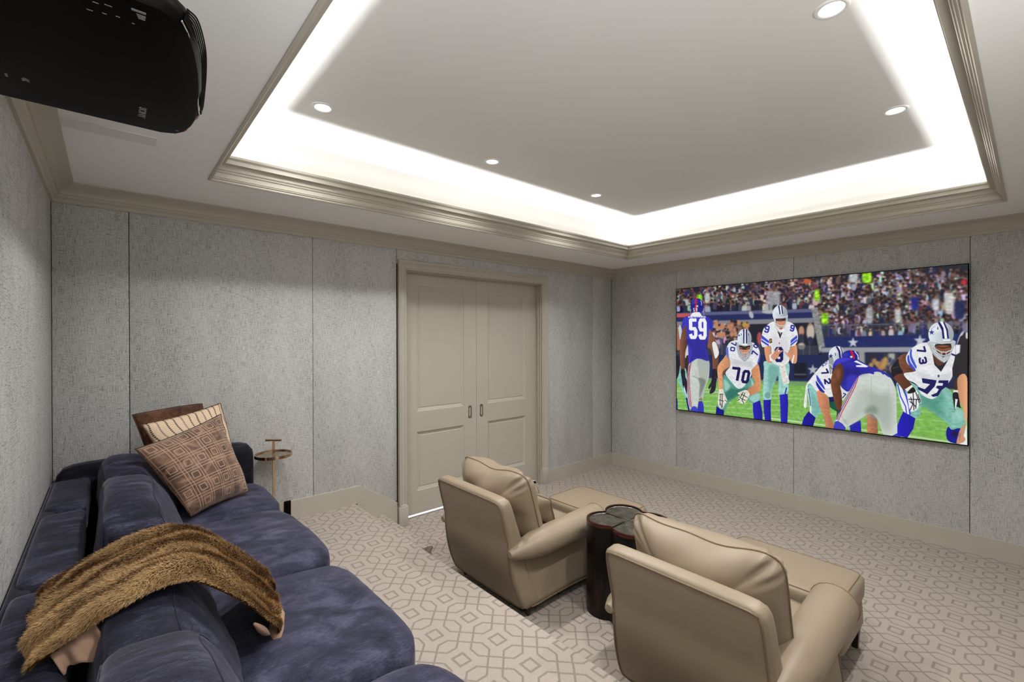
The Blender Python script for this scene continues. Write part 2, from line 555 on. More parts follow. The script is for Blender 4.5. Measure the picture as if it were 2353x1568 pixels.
# ceiling: soffit ring, tray walls, tray ceiling with round holes
def ceiling():
    b = MB()
    e = 0.045   # tray wall sits a little behind the soffit edge
    o = [(-L - 0.1, -W - 0.1), (0.1, -W - 0.1), (0.1, 0.1), (-L - 0.1, 0.1)]
    i = [(TX0, TY0), (TX1, TY0), (TX1, TY1), (TX0, TY1)]
    j = [(TX0 - e, TY0 - e), (TX1 + e, TY0 - e), (TX1 + e, TY1 + e), (TX0 - e, TY1 + e)]
    vs = [(x, y, ZC) for x, y in o + i] + [(x, y, 2.83) for x, y in i + j]
    fs = []
    for q in range(4):
        r = (q + 1) % 4
        fs += [(q, r, 4 + r, 4 + q), (4 + q, 4 + r, 8 + r, 8 + q), (8 + q, 8 + r, 12 + r, 12 + q)]
    b.add(vs, fs)
    c = b.build('ceiling', M['ceil'], recalc=False)
    t = MB()
    ze = ZT
    rr = 0.03
    loops = [[(x, y, 2.83) for x, y in j]]
    ring = []
    # small cove radius where the tray wall meets the upper ceiling
    def ins(d, z):
        return [(TX0 - e + d, TY0 - e + d, z), (TX1 + e - d, TY0 - e + d, z), (TX1 + e - d, TY1 + e - d, z), (TX0 - e + d, TY1 + e - d, z)]
    for k in range(7):
        a = math.pi / 2 * k / 6
        loops.append(ins(rr * (1 - math.cos(a)), ze - rr + rr * math.sin(a)))
    v = [p for lp in loops for p in lp]
    f = []
    for q in range(len(loops) - 1):
        for s in range(4):
            f.append((q * 4 + s, q * 4 + (s + 1) % 4, q * 4 + 4 + (s + 1) % 4, q * 4 + 4 + s))
    t.add(v, f)
    # upper ceiling with holes
    x0, x1, y0, y1 = TX0 - e + rr, TX1 + e - rr, TY0 - e + rr, TY1 + e - rr
    h, hr = 0.085, 0.052
    yb = sorted({y0, y1, -3.4275 - h, -3.4275 + h, -1.245 - h, -1.245 + h})
    for ya, yc in zip(yb, yb[1:]):
        row = [c_ for c_ in CANS if ya < c_[1] < yc]
        xs = [x0]
        for c_ in sorted(row):
            xs += [c_[0] - h, c_[0] + h]
        xs.append(x1)
        for n, (xa, xc) in enumerate(zip(xs, xs[1:])):
            if n % 2 == 1:
                cx, cy = sorted(row)[n // 2]
                N = 32
                vv, ff = [], []
                for m in range(N):
                    a = 2 * math.pi * m / N
                    ca, sa = math.cos(a), math.sin(a)
                    vv.append((cx + hr * ca, cy + hr * sa, ze))
                    tt = min((xc - cx if ca > 0 else cx - xa) / max(abs(ca), 1e-9), (yc - cy if sa > 0 else cy - ya) / max(abs(sa), 1e-9))
                    vv.append((cx + tt * ca, cy + tt * sa, ze))
                for m in range(N):
                    p = (m + 1) % N
                    ff.append((2 * m, 2 * p, 2 * p + 1, 2 * m + 1))
                for m in range(N):   # fill cell corners
                    a0, a1 = 2 * math.pi * m / N, 2 * math.pi * (m + 1) / N
                    P, Q = vv[2 * m + 1], vv[2 * ((m + 1) % N) + 1]
                    if abs(P[0] - Q[0]) > 1e-6 and abs(P[1] - Q[1]) > 1e-6:
                        cxx = xc if P[0] + Q[0] > 2 * cx else xa
                        cyy = yc if P[1] + Q[1] > 2 * cy else ya
                        vv.append((cxx, cyy, ze))
                        ff.append((2 * m + 1, 2 * ((m + 1) % N) + 1, len(vv) - 1))
                t.add(vv, ff)
            else:
                t.add([(xa, ya, ze), (xc, ya, ze), (xc, yc, ze), (xa, yc, ze)], [(0, 3, 2, 1)])
    t.build('tray_recess', M['tray'], c)
    # plenum lid so no light leaks in
    MB().box(-L - 0.16, 0.16, -W - 0.16, 0.22, ZC + 0.62, ZC + 0.66).build('slab', M['joint'], c)
    structure(c, 'grey ceiling with a lit rectangular tray')
ceiling()

def sweep_rect(name, prof, x0, x1, y0, y1, sgn, mat, label, z=0.0):
    """profile (d, z) swept with mitred corners round a rectangle; d runs inwards"""
    b = MB()
    n = len(prof)
    v = []
    for d, zz in prof:
        d *= sgn
        v += [(x0 + d, y0 + d, zz), (x1 - d, y0 + d, zz), (x1 - d, y1 - d, zz), (x0 + d, y1 - d, zz)]
    f = []
    for i in range(n):
        j = (i + 1) % n
        for s in range(4):
            t = (s + 1) % 4
            f.append((i * 4 + s, i * 4 + t, j * 4 + t, j * 4 + s))
    b.add(v, f)
    return structure(b.build(name, mat, smooth=13, recalc=True), label)
def arc(cx, cz, r, a0, a1, n=6):
    return [(cx + r * math.cos(math.radians(lerp(a0, a1, i / n))), cz + r * math.sin(math.radians(lerp(a0, a1, i / n)))) for i in range(n + 1)]
# crown moulding: base step, bead, wide cove, top fillet
crown = [(0, 2.634), (0.013, 2.634), (0.016, 2.640), (0.016, 2.655), (0.022, 2.660), (0.030, 2.668), (0.034, 2.680), (0.041, 2.682)]
crown += [(0.041 + 0.054 * (t ** 1.7), 2.684 + 0.052 * (t ** 0.62)) for t in [i / 7 for i in range(1, 8)]]
crown += [(0.100, 2.738), (0.108, 2.742), (0.108, ZC), (0, ZC)]
sweep_rect('trim_1', crown, -L, 0, -W, 0, 1, M['trim'], 'crown moulding where walls meet the ceiling')
tray = [(-0.006, ZC), (-0.006, 2.742), (0.006, 2.742), (0.010, 2.748), (0.010, 2.756), (0.016, 2.757), (0.019, 2.764), (0.022, 2.766), (0.026, 2.792),
        (0.030, 2.794), (0.034, 2.800), (0.034, 2.806), (0.040, 2.808), (0.043, 2.815), (0.043, 2.818)]
tray += [(0.043 + 0.036 * (t ** 1.5), 2.818 + 0.052 * (t ** 0.7)) for t in [i / 7 for i in range(1, 8)]]
tray += [(0.081, 2.873), (0.085, 2.876), (0.085, 2.890), (0.074, 2.890), (0.074, 2.842), (-0.004, 2.832)]
sweep_rect('trim_2', tray, TX0, TX1, TY0, TY1, 1, M['trim'], 'stepped moulding round the lit ceiling tray')

# cove light strips behind the tray moulding
def cove():
    root = thing('cove_light_strip', ((TX0 + TX1) / 2, (TY0 + TY1) / 2, 2.845), 'continuous light strip hidden behind the ceiling tray moulding', 'light')
    o = off(root.location)
    d = 0.030
    strip = MB()
    for x0, x1, y0, y1 in ((TX0 + 0.01, TX1 - 0.01, TY1 - d - 0.01, TY1 - d + 0.01), (TX0 + 0.01, TX1 - 0.01, TY0 + d - 0.01, TY0 + d + 0.01),
                           (TX0 + d - 0.01, TX0 + d + 0.01, TY0 + 0.05, TY1 - 0.05), (TX1 - d - 0.01, TX1 - d + 0.01, TY0 + 0.05, TY1 - 0.05)):
        a, c = o((x0, y0, 2.836)), o((x1, y1, 2.842))
        strip.box(a[0], c[0], a[1], c[1], a[2], c[2])
    strip.build('strip', M['white'], root)
    for cx, cy, ln, rz in (((TX0 + TX1) / 2, TY1 - d, TX1 - TX0 - 0.04, 0), ((TX0 + TX1) / 2, TY0 + d, TX1 - TX0 - 0.04, 0),
                           (TX0 + d, (TY0 + TY1) / 2, TY1 - TY0 - 0.04, 90), (TX1 - d, (TY0 + TY1) / 2, TY1 - TY0 - 0.04, 90)):
        ld = bpy.data.lights.new('cove_lamp', 'AREA')
        ld.shape = 'RECTANGLE'
        ld.size, ld.size_y = ln, 0.014
        ld.energy = COVE_W_M * ln
        ld.color = COVE_COL
        lo = bpy.data.objects.new('cove_lamp', ld)
        COL.objects.link(lo)
        lo.parent = root
        lo.location = o((cx, cy, 2.8445))
        ld.spread = math.radians(150)
        inward = Vector(((TX0 + TX1) / 2 - cx if rz else 0, (TY0 + TY1) / 2 - cy if not rz else 0, 0)).normalized()
        aim = (Vector((0, 0, 1)) + inward * 0.9).normalized()
        xax = Vector((0, 1, 0)) if rz else Vector((1, 0, 0))
        zax = -aim
        yax = zax.cross(xax)
        lo.matrix_local = Matrix((( xax.x, yax.x, zax.x, lo.location.x), (xax.y, yax.y, zax.y, lo.location.y), (xax.z, yax.z, zax.z, lo.location.z), (0, 0, 0, 1)))
cove()

# recessed downlights
CAN_LABELS = ['recessed downlight in the tray near the sofa corner of the door wall', 'middle recessed downlight of the row along the door wall',
              'small recessed downlight nearest the corner of door wall and screen wall', 'large recessed downlight at the top edge of the picture',
              'recessed downlight nearest the screen on the side away from the doors', 'recessed downlight over the projector, outside the picture']
def downlights():
    first = None
    for i, (x, y) in enumerate(CANS):
        if first is None:
            r = thing('recessed_downlight', (x, y, ZT), CAN_LABELS[0], 'light', 'recessed downlights in the ceiling tray')
            MB().lathe([(0.044, 0.004), (0.0445, -0.004), (0.049, -0.007), (0.059, -0.007), (0.0635, -0.003), (0.064, 0.001)], 0, 0, 36, cap=False).build('trim_ring', M['white'], r, smooth=60)
            MB().lathe([(0.0455, -0.001), (0.043, 0.022), (0.040, 0.03), (0.041, 0.032), (0.05, 0.0)], 0, 0, 36, cap=False).build('reflector', M['white'], r, smooth=60)
            MB().lathe([(0.0405, 0.029), (0.038, 0.026), (0.030, 0.024), (0.0, 0.0235)], 0, 0, 36, cap=False).build('lens', M['led'], r, smooth=60)
            ld = bpy.data.lights.new('lamp', 'SPOT')
            ld.energy = SPOT_W
            ld.color = LAMP_COL
            ld.spot_size = math.radians(134)
            ld.spot_blend = 0.85
            ld.shadow_soft_size = 0.036
            lo = bpy.data.objects.new('lamp', ld)
            COL.objects.link(lo)
            lo.parent = r
            lo.location = (0, 0, -0.012)
            first = r
        else:
            r = copy_tree(first)
            r.location = (x, y, ZT)
            r['label'] = CAN_LABELS[i]
downlights()

# baseboards
BH, BT = 0.154, 0.016
def bevel_board(name, pts, axis, a, b_, label):
    """flat board from an outline in (run, z), extruded from a to b_ along the wall normal"""
    n = len(pts)
    v, f = [], []
    for t in (a, b_):
        for u, z in pts:
            v.append((u, t, z) if axis == 'y' else (t, u, z))
    f = [tuple(range(n)), tuple(reversed(range(n, 2 * n)))] + [(i, n + i, n + (i + 1) % n, (i + 1) % n) for i in range(n)]
    return structure(MB().add(v, f).build(name, M['trim'], recalc=True), label)
bevel_board('baseboard_back', [(-L, PZ), (PX, PZ), (PX, 0.0), (-3.352, 0.0), (-3.352, 0.243), (-3.722, PZ + BH - 0.001), (-L, PZ + BH)], 'y', -0.018, 0.004,
            'taupe baseboard on the platform, sloping down beside the step')
bevel_board('baseboard_back.001', [(-1.325, 0), (-BT, 0), (-BT, BH), (-1.325, BH)], 'y', -BT, 0.004, 'taupe baseboard between doors and corner')
bevel_board('baseboard_right', [(-W, 0), (0, 0), (0, BH), (-W, BH)], 'x', -BT, 0.004, 'taupe baseboard under the screen')
bevel_board('baseboard_left', [(-W, PZ), (-0.02, PZ), (-0.02, PZ + BH), (-W, PZ + BH)], 'x', -L - 0.004, -L + BT, 'baseboard hidden behind the sofa')
bevel_board('baseboard_front', [(-L, 0), (0, 0), (0, BH), (-L, BH)], 'y', -W - 0.004, -W + BT, 'baseboard behind the viewer')
ot = thing('wall_outlet', (-4.32, -0.018, 0.43), 'small black outlet cover set in the platform baseboard', 'outlet')
MB().box(-0.026, 0.026, -0.006, 0.0, -0.07, 0.055, 0.002).build('cover', M['black'], ot)
MB().box(-0.013, 0.013, -0.0075, -0.0055, -0.045, -0.012).box(-0.013, 0.013, -0.0075, -0.0055, 0.0, 0.033).build('socket', M['blackgloss'], ot)

# double pocket door with casing
def doors():
    # casing: stepped profile (d outward from opening, h towards the room)
    prof = [(-0.004, 0.0), (-0.004, 0.010), (0.000, 0.014), (0.012, 0.014), (0.014, 0.020), (0.018, 0.020), (0.020, 0.016), (0.046, 0.020), (0.050, 0.024), (0.055, 0.021),
            (0.058, 0.021), (0.064, 0.030), (0.070, 0.036), (0.080, 0.038), (0.085, 0.034), (0.085, 0.0)]
    b = MB()
    v = []
    for d, h in prof:
        v += [(DX0 - d, -h, 0.195), (DX0 - d, -h, DZ + d), (DX1 + d, -h, DZ + d), (DX1 + d, -h, 0.195)]
    n = len(prof)
    f = []
    for i in range(n):
        j = (i + 1) % n
        for s in range(3):
            f.append((i * 4 + s, i * 4 + s + 1, j * 4 + s + 1, j * 4 + s))
    b.add(v, f)
    t3 = structure(b.build('trim_3', M['trim'], smooth=30, recalc=True), 'moulded casing around the double doors')
    for x0, x1 in ((DX0 - 0.092, DX0 + 0.002), (DX1 - 0.002, DX1 + 0.092)):
        p = MB().box(x0, x1, -0.042, 0.01, 0.0, 0.190, 0.004)
        p.box(x0 + 0.004, x1 - 0.004, -0.036, 0.01, 0.186, 0.202, 0.005)
        p.build('plinth_block', M['trim'], t3, smooth=40)
    # jamb lining with stop beads
    j = MB()
    for s, x in ((1, DX0), (-1, DX1)):
        a, c = sorted((x - s * 0.02, x + s * 0.004))
        j.box(a, c, -0.004, 0.20, 0, DZ)
        for y0, y1, tt in ((0.010, 0.028, 0.010), (0.042, 0.062, 0.016), (0.070, 0.080, 0.009)):
            a, c = sorted((x, x + s * tt))
            j.box(a, c, y0, y1, 0, DZ, 0.003)
    j.box(DX0, DX1, -0.004, 0.20, DZ - 0.004, DZ + 0.02)
    for y0, y1, tt in ((0.010, 0.028, 0.010), (0.042, 0.062, 0.016), (0.070, 0.080, 0.009)):
        j.box(DX0, DX1, y0, y1, DZ - tt, DZ, 0.003)
    j.build('jamb', M['trim'], t3, smooth=40)

    root = bpy.data.objects.new('door_1', None)
    root.location = (-2.332, 0.10, 0.0)
    COL.objects.link(root)
    structure(root, 'pair of taupe two-panel pocket doors')
    o = off(root.location)
    z0, z1 = 0.030, DZ + 0.01
    for (x0, x1, pa, pb, px) in ((DX0 - 0.05, -2.3335, -3.077, -2.500, -2.421), (-2.3305, DX1 + 0.05, -2.172, -1.582, -2.262)):
        zs = [(0.258, 0.850), (1.055, 2.318)]
        lb = MB()
        def bx(xa, xc, za, zc):
            a, c = o((xa, 0.10, za)), o((xc, 0.142, zc))
            lb.box(a[0], c[0], a[1], c[1], a[2], c[2])
        bx(x0, pa, z0, z1); bx(pb, x1, z0, z1)
        bx(pa, pb, z0, zs[0][0]); bx(pa, pb, zs[0][1], zs[1][0]); bx(pa, pb, zs[1][1], z1)
        leaf = lb.build('leaf', M['trim'], root)
        for za, zc in zs:
            pm = MB()
            rings = []
            for ins_, dep in ((0.0, 0.0), (0.004, 0.006), (0.016, 0.010), (0.030, 0.016), (0.036, 0.017), (0.040, 0.013), (0.044, 0.013)):
                rings.append([o((pa + ins_, 0.10 + dep, za + ins_)), o((pb - ins_, 0.10 + dep, za + ins_)), o((pb - ins_, 0.10 + dep, zc - ins_)), o((pa + ins_, 0.10 + dep, zc - ins_))])
            vv = [p for r in rings for p in r]
            ff = []
            for q in range(len(rings) - 1):
                for s in range(4):
                    ff.append((q * 4 + s, q * 4 + (s + 1) % 4, q * 4 + 4 + (s + 1) % 4, q * 4 + 4 + s))
            k = (len(rings) - 1) * 4
            ff.append((k, k + 1, k + 2, k + 3))
            pm.add(vv, ff).build('panel', M['trim'], leaf)
        # flush pull: rounded-end plate with a dark slot
        pl = MB()
        w2, h2, ch = 0.021, 0.068, 0.010
        zc_ = 0.985
        out = [(-w2 + ch, -h2), (w2 - ch, -h2), (w2, -h2 + ch), (w2, h2 - ch), (w2 - ch, h2), (-w2 + ch, h2), (-w2, h2 - ch), (-w2, -h2 + ch)]
        inn = [(x * 0.5, z * 0.74) for x, z in out]
        P = []
        for yy, ol in ((0.10, out), (0.0955, out), (0.0955, inn), (0.112, inn)):
            P += [o((px + x, yy, zc_ + z)) for x, z in ol]
        F = []
        for q in range(3):
            for s in range(8):
                F.append((q * 8 + s, q * 8 + (s + 1) % 8, q * 8 + 8 + (s + 1) % 8, q * 8 + 8 + s))
        F.append(tuple(range(24, 32)))
        pl.add(P, F).build('flush_pull', M['nickel'], leaf, recalc=True)['label'] = 'dark nickel flush pull'
        MB().add([o((px + x * 0.98, 0.1115, zc_ + z * 0.98)) for x, z in inn], [tuple(range(8))]).build('pull_recess', M['black'], leaf)
    # floor track seen through the gap and the lit hall behind
    tr = MB().box(DX0, DX1, 0.11, 0.14, 0.0, 0.006)
    structure(tr.build('trim_4', M['nickel']), 'thin metal floor track under the doors')
    hf = structure(MB().box(DX0 - 0.1, DX1 + 0.1, 0.12, 0.9, -0.05, 0.001).box(DX0 - 0.1, DX1 + 0.1, 0.9, 0.95, -0.05, 0.7).box(DX0 - 0.1, DX1 + 0.1, 0.15, 0.95, 0.7, 0.75)
                   .build('floor.001', M['door_glow']), 'bright hall floor showing under the doors')
    ld = bpy.data.lights.new('hall_lamp', 'AREA')
    ld.shape = 'RECTANGLE'
    ld.size, ld.size_y = 1.8, 0.3
    ld.energy = 26
    ld.color = (0.86, 0.91, 1.0)
    lo = bpy.data.objects.new('hall_lamp', ld)
    COL.objects.link(lo)
    lo.location = (-2.33, 0.5, 0.6)
    ds = thing('door_guide', (-1.47, 0.085, 0.0), 'small black floor guide under the right door leaf', 'hardware')
    MB().box(-0.03, 0.03, -0.02, 0.02, 0.0, 0.022, 0.004).build('block', M['black'], ds)
    MB().box(-0.008, 0.008, -0.012, 0.012, 0.02, 0.028, 0.002).build('pin', M['nickel'], ds)
doors()

# unseen fill lamp, added behind the viewer to brighten the ceiling
def fill_uplight():
    root = thing('fill_lamp', (-5.0, -4.34, PZ), 'added fill lamp on a tall black stand behind the viewer, outside the picture', 'lamp')
    MB().lathe([(0.0, 0.0), (0.14, 0.0), (0.142, 0.012), (0.12, 0.022), (0.02, 0.03)], 0, 0, 32).build('base', M['black'], root, smooth=40)
    MB().tube([(0, 0, 0.02), (0, 0, 1.36)], 0.012, 12).build('pole', M['black'], root, smooth=40)
    MB().lathe([(0.012, 1.35), (0.05, 1.352), (0.10, 1.375), (0.14, 1.415), (0.155, 1.45), (0.150, 1.45), (0.135, 1.418), (0.095, 1.381), (0.045, 1.36), (0.0, 1.358)], 0, 0, 40, cap=False).build('bowl', M['black'], root, smooth=60)
    MB().lathe([(0.0, 1.385), (0.03, 1.39), (0.035, 1.41), (0.03, 1.43), (0.0, 1.436)], 0, 0, 20, cap=False).build('bulb', M['led'], root, smooth=60)
    ld = bpy.data.lights.new('fill_light', 'SPOT')
    ld.energy = FILL_W
    ld.color = (1.0, 0.99, 0.97)
    ld.spot_size = math.radians(172)
    ld.spot_blend = 0.45
    ld.shadow_soft_size = 0.12
    lo = bpy.data.objects.new('fill_light', ld)
    COL.objects.link(lo)
    lo.parent = root
    lo.location = (0, 0, 1.475)
    lo.rotation_euler = (math.pi, 0, 0)
fill_uplight()
# ------------------------------------------------------------------ sofa
def wrinkle(p, amp, fr, seed=0.0):
    return mnoise.noise(Vector((p[0] * fr + seed, p[1] * fr + seed * 1.7, p[2] * fr - seed))) * amp

def sofa():
    root = thing('sofa', (-5.1, -1.9, PZ), 'long deep navy velvet sofa on the carpeted platform along the left wall', 'sofa')
    o = off(root.location)
    def rb(m, x0, x1, y0, y1, z0, z1, r, seg=3):
        a, c = o((x0, y0, z0)), o((x1, y1, z1))
        return m.box(a[0], c[0], a[1], c[1], a[2], c[2], r, seg)
    rb(MB(), -5.63, -4.615, -3.86, -0.03, 0.37, 0.565, 0.02).build('base', M['velvetdark'], root, smooth=50)
    # far arm: tall slab with softened top
    def arm(y0, y1, z1):
        def fn(q):
            return o((lerp(-5.64, -4.585, (q[0] + 1) / 2), lerp(y0, y1, (q[1] + 1) / 2), lerp(0.37, z1, (q[2] + 1) / 2)))
        MB().puff(fn, (16, 6, 12), 11, (0.0, 0.05, 0.01)).build('arm', M['velvetdark'], root, smooth=180)
    arm(-0.155, -0.022, 1.02)
    arm(-3.88, -3.74, 1.0)
    rb(MB(), -5.653, -5.595, -3.86, -0.16, 0.37, 0.945, 0.012).build('back_frame', M['velvetdark'], root, smooth=50)
    for x in (-5.55, -4.68):
        for y in (-3.78, -1.9, -0.12):
            b = MB()
            a, c = o((x - 0.03, y - 0.03, PZ)), o((x + 0.03, y + 0.03, 0.375))
            b.box(a[0], c[0], a[1], c[1], a[2], c[2], 0.004).build('leg', M['darkwood'], root)
    spans = [(-0.821, -0.165), (-1.748, -0.839), (-2.584, -1.766), (-3.72, -2.602)]
    for i, (y0, y1) in enumerate(spans):
        # flat top pad of the back
        def fb(q):
            p = (lerp(-5.642, -5.478, (q[0] + 1) / 2), lerp(y0, y1, (q[1] + 1) / 2), lerp(0.80, 0.958, (q[2] + 1) / 2))
            return o((p[0], p[1], p[2] + wrinkle(p, 0.006, 5)))
        MB().puff(fb, (10, 20, 6), 9, (0, 0.01, 0.08)).build('back_pad', M['velvet'], root, smooth=180)
        # seat cushion
        def fs(q):
            u, v, h = (q[0] + 1) / 2, (q[1] + 1) / 2, (q[2] + 1) / 2
            p = (lerp(-5.45, -4.553, u), lerp(y0, y1, v), lerp(0.562, 0.748, h))
            return o((p[0], p[1], p[2] + (wrinkle(p, 0.012, 3.2, i) + wrinkle(p, 0.004, 11, i)) * (h > 0.5)))
        sc = MB().puff(fs, (24, 24, 6), 7, (0.012, 0.008, 0.20)).build('seat_cushion', M['velvetseat'], root, smooth=180)
    # loose back cushions, each a leaning wedge
    bspans = [(-0.79, -0.17, 1.085, 0.0), (-1.69, -0.85, 1.115, 0.03), (-2.555, -1.735, 1.062, -0.02), (-3.52, -2.60, 1.14, 0.05)]
    for i, (y0, y1, zt, tilt) in enumerate(bspans):
        def fc(q):
            u, v, h = (q[0] + 1) / 2, (q[1] + 1) / 2, (q[2] + 1) / 2
            z = lerp(0.752, zt, h)
            xb = lerp(-5.43, -5.425, h)
            xf = lerp(-5.07, -5.245, h) + tilt * (h - 0.3) * 0.4
            y = lerp(y0, y1, v)
            slump = -0.018 * math.cos(v * math.pi * 2) * h
            p = (lerp(xb, xf, u), y + 0.03 * tilt * 10 * (u - 0.5) * 0.1, z + slump)
            wx = wrinkle(p, 0.016, 4.5, 3.1 * i + 1) + wrinkle(p, 0.006, 14, i)
            return o((p[0] + wx * q[0], p[1] + wrinkle(p, 0.012, 6, i + 9) * q[1], p[2] + wrinkle(p, 0.012, 5, i + 5) * q[2]))
        bg = (0.08, 0.03, 0.08)
        bc = MB().puff(fc, (14, 26, 14), 6.5, bg).build('back_cushion', M['velvet'], root, smooth=180)
        for sg in (1, -1):
            MB().tube([fc(puff_pt(q, 6.5, bg)) for q in edge_loop(0, sg, 16)], 0.0024, 6, True).build('piping', M['velvetpipe'], bc, smooth=180)
sofa()

# ------------------------------------------------------------------ throw pillows
def m_geo():
    m, nt, b = new_mat('fretwork_velvet')
    k = NT(nt)
    tc = k.n('ShaderNodeTexCoord')
    sep = k.n('ShaderNodeSeparateXYZ')
    k.l(tc.outputs['UV'], sep.inputs[0])
    N = 6.0
    def cell(v, n=N, o=0.0):
        t = k.math('ADD', k.math('MULTIPLY', v, n), o)
        return k.math('ABSOLUTE', k.math('SUBTRACT', k.math('FRACT', t), 0.5))
    u, v = cell(sep.outputs[0]), cell(sep.outputs[1])
    mx, mi = k.math('MAXIMUM', u, v), k.math('MINIMUM', u, v)
    def near(val, c, wd):
        return k.math('LESS_THAN', k.math('ABSOLUTE', k.math('SUBTRACT', val, c)), wd)
    ring = near(mx, 0.215, 0.030)
    grid = near(mx, 0.40, 0.026)
    cs = k.math('MULTIPLY', near(mi, 0.40, 0.026), 1.0)
    # break the grid into keys with a second, offset lattice
    u2, v2 = cell(sep.outputs[0], N / 2, 0.25), cell(sep.outputs[1], N / 2, 0.25)
    brk = k.math('GREATER_THAN', k.math('MAXIMUM', u2, v2), 0.14)
    line = k.math('MAXIMUM', k.math('MULTIPLY', ring, brk), k.math('MAXIMUM', grid, cs))
    nz = k.noise(k.coord('Object', (7, 4, 9)), 2.2, 5, 0.6, 0.6)
    base = k.ramp(nz, [(0.34, srgb(62, 40, 28)), (0.52, srgb(106, 76, 58)), (0.68, srgb(150, 116, 92))])
    k.l(k.mix(line, base, srgb(172, 140, 116)), b.inputs['Base Color'])
    b.inputs['Roughness'].default_value = 0.7
    b.inputs['Sheen Weight'].default_value = 0.3
    k.bump(k.math('MULTIPLY', line, -1.0), b, 0.6, 0.005)
    return m
def m_cream():
    m, nt, b = new_mat('cream_wave_linen')
    k = NT(nt)
    tc = k.n('ShaderNodeTexCoord')
    sep = k.n('ShaderNodeSeparateXYZ')
    k.l(tc.outputs['UV'], sep.inputs[0])
    u, v = sep.outputs[0], sep.outputs[1]
    wv = k.math('ADD', k.math('MULTIPLY', k.math('SINE', k.math('MULTIPLY', v, 17.0)), 0.020), k.math('MULTIPLY', k.math('SINE', k.math('MULTIPLY', v, 7.0)), 0.018))
    t = k.math('MULTIPLY', k.math('ADD', u, wv), 11.0)
    d = k.math('ABSOLUTE', k.math('SUBTRACT', k.math('FRACT', t), 0.5))
    dots = k.math('LESS_THAN', k.math('ABSOLUTE', k.math('SUBTRACT', k.math('FRACT', k.math('MULTIPLY', v, 46.0)), 0.5)), 0.36)
    line = k.math('MULTIPLY', k.math('LESS_THAN', d, 0.105), dots)
    idx = k.math('FRACT', k.math('MULTIPLY', k.math('FLOOR', t), 0.3333))
    lc = k.ramp(idx, [(0.2, srgb(50, 38, 32)), (0.22, srgb(118, 106, 104)), (0.5, srgb(118, 106, 104)), (0.52, srgb(62, 48, 42))])
    f = k.noise(k.coord('Object', (120, 120, 120)), 1.0, 2)
    base = k.mix(f, srgb(226, 200, 172), srgb(206, 178, 150))
    k.l(k.mix(line, base, lc), b.inputs['Base Color'])
    b.inputs['Roughness'].default_value = 0.7
    k.bump(k.math('ADD', f, line), b, 0.3, 0.003)
    return m
M['geo'], M['cream'] = m_geo(), m_cream()

def throw_pillow(name, Bc, Rc, Tc, Lc, thick, pinch, mat, pipe, label, wr=0.008, seed=0.0, fat=0.0):
    B, R, T, Lf = (Vector(p) for p in (Bc, Rc, Tc, Lc))
    c = (B + R + T + Lf) / 4
    root = thing(name, (c.x, c.y, min(B.z, R.z)), label, 'pillow', 'throw pillows at the far end of the sofa')
    o = off(root.location)
    nrm = ((R - B).cross(Lf - B)).normalized()
    view = Vector((-5.39, -3.97, 1.79)) - c
    if nrm.dot(view) < 0:
        nrm = -nrm
    flip = ((R - B).cross(Lf - B)).dot(nrm) > 0
    def fn(a, b, side, t):
        pa = a * (1 - pinch * (1 - b * b) * abs(a) ** 3)
        pb = b * (1 - pinch * (1 - a * a) * abs(b) ** 3)
        u, v = (pa + 1) / 2, (pb + 1) / 2
        p = B * (1 - u) * (1 - v) + R * u * (1 - v) + T * u * v + Lf * (1 - u) * v
        tt = thick * t
        if fat and t > 0:
            tt = max(tt, 0) + 0.0
        d = side * (tt + (wrinkle(p, wr, 9, seed) + wrinkle(p, wr * 0.5, 22, seed)) * min(1, t * 2))
        if not flip:
            pass
        p = p + nrm * d + nrm * wrinkle(p, 0.012, 4, seed + 4)
        return o(p)
    b = MB().pillow(fn, 28)
    b.build('cover', mat, root, smooth=180, recalc=True)
    lp = []
    n = 18
    for k in range(4):
        for i in range(n):
            t = -1 + 2 * i / n
            lp.append([(t, -1), (1, t), (-t, 1), (-1, -t)][k])
    MB().tube([fn(a, b_, 1, 0.0) for a, b_ in lp], 0.0032, 6, True).build('piping', pipe, root, smooth=180)
throw_pillow('throw_pillow', (-5.045, -0.80, 0.775), (-4.698, -0.545, 0.775), (-4.835, -0.385, 1.285), (-5.285, -0.66, 1.175), 0.082, 0.06, M['geo'], M['brown'],
             'brown velvet throw pillow with raised fretwork squares, front of the three')
throw_pillow('throw_pillow', (-5.02, -0.57, 0.775), (-4.692, -0.375, 0.79), (-4.800, -0.185, 1.338), (-5.252, -0.385, 1.268), 0.06, 0.05, M['cream'], M['brown'],
             'cream throw pillow with wavy dotted lines, middle of the three', seed=3.0)
throw_pillow('throw_pillow', (-5.12, -0.40, 0.79), (-4.82, -0.23, 0.80), (-4.905, -0.125, 1.335), (-5.285, -0.275, 1.318), 0.07, -0.02, M['brown'], M['brown'],
             'plain dark brown velvet throw pillow, rearmost of the three', wr=0.012, seed=7.0)

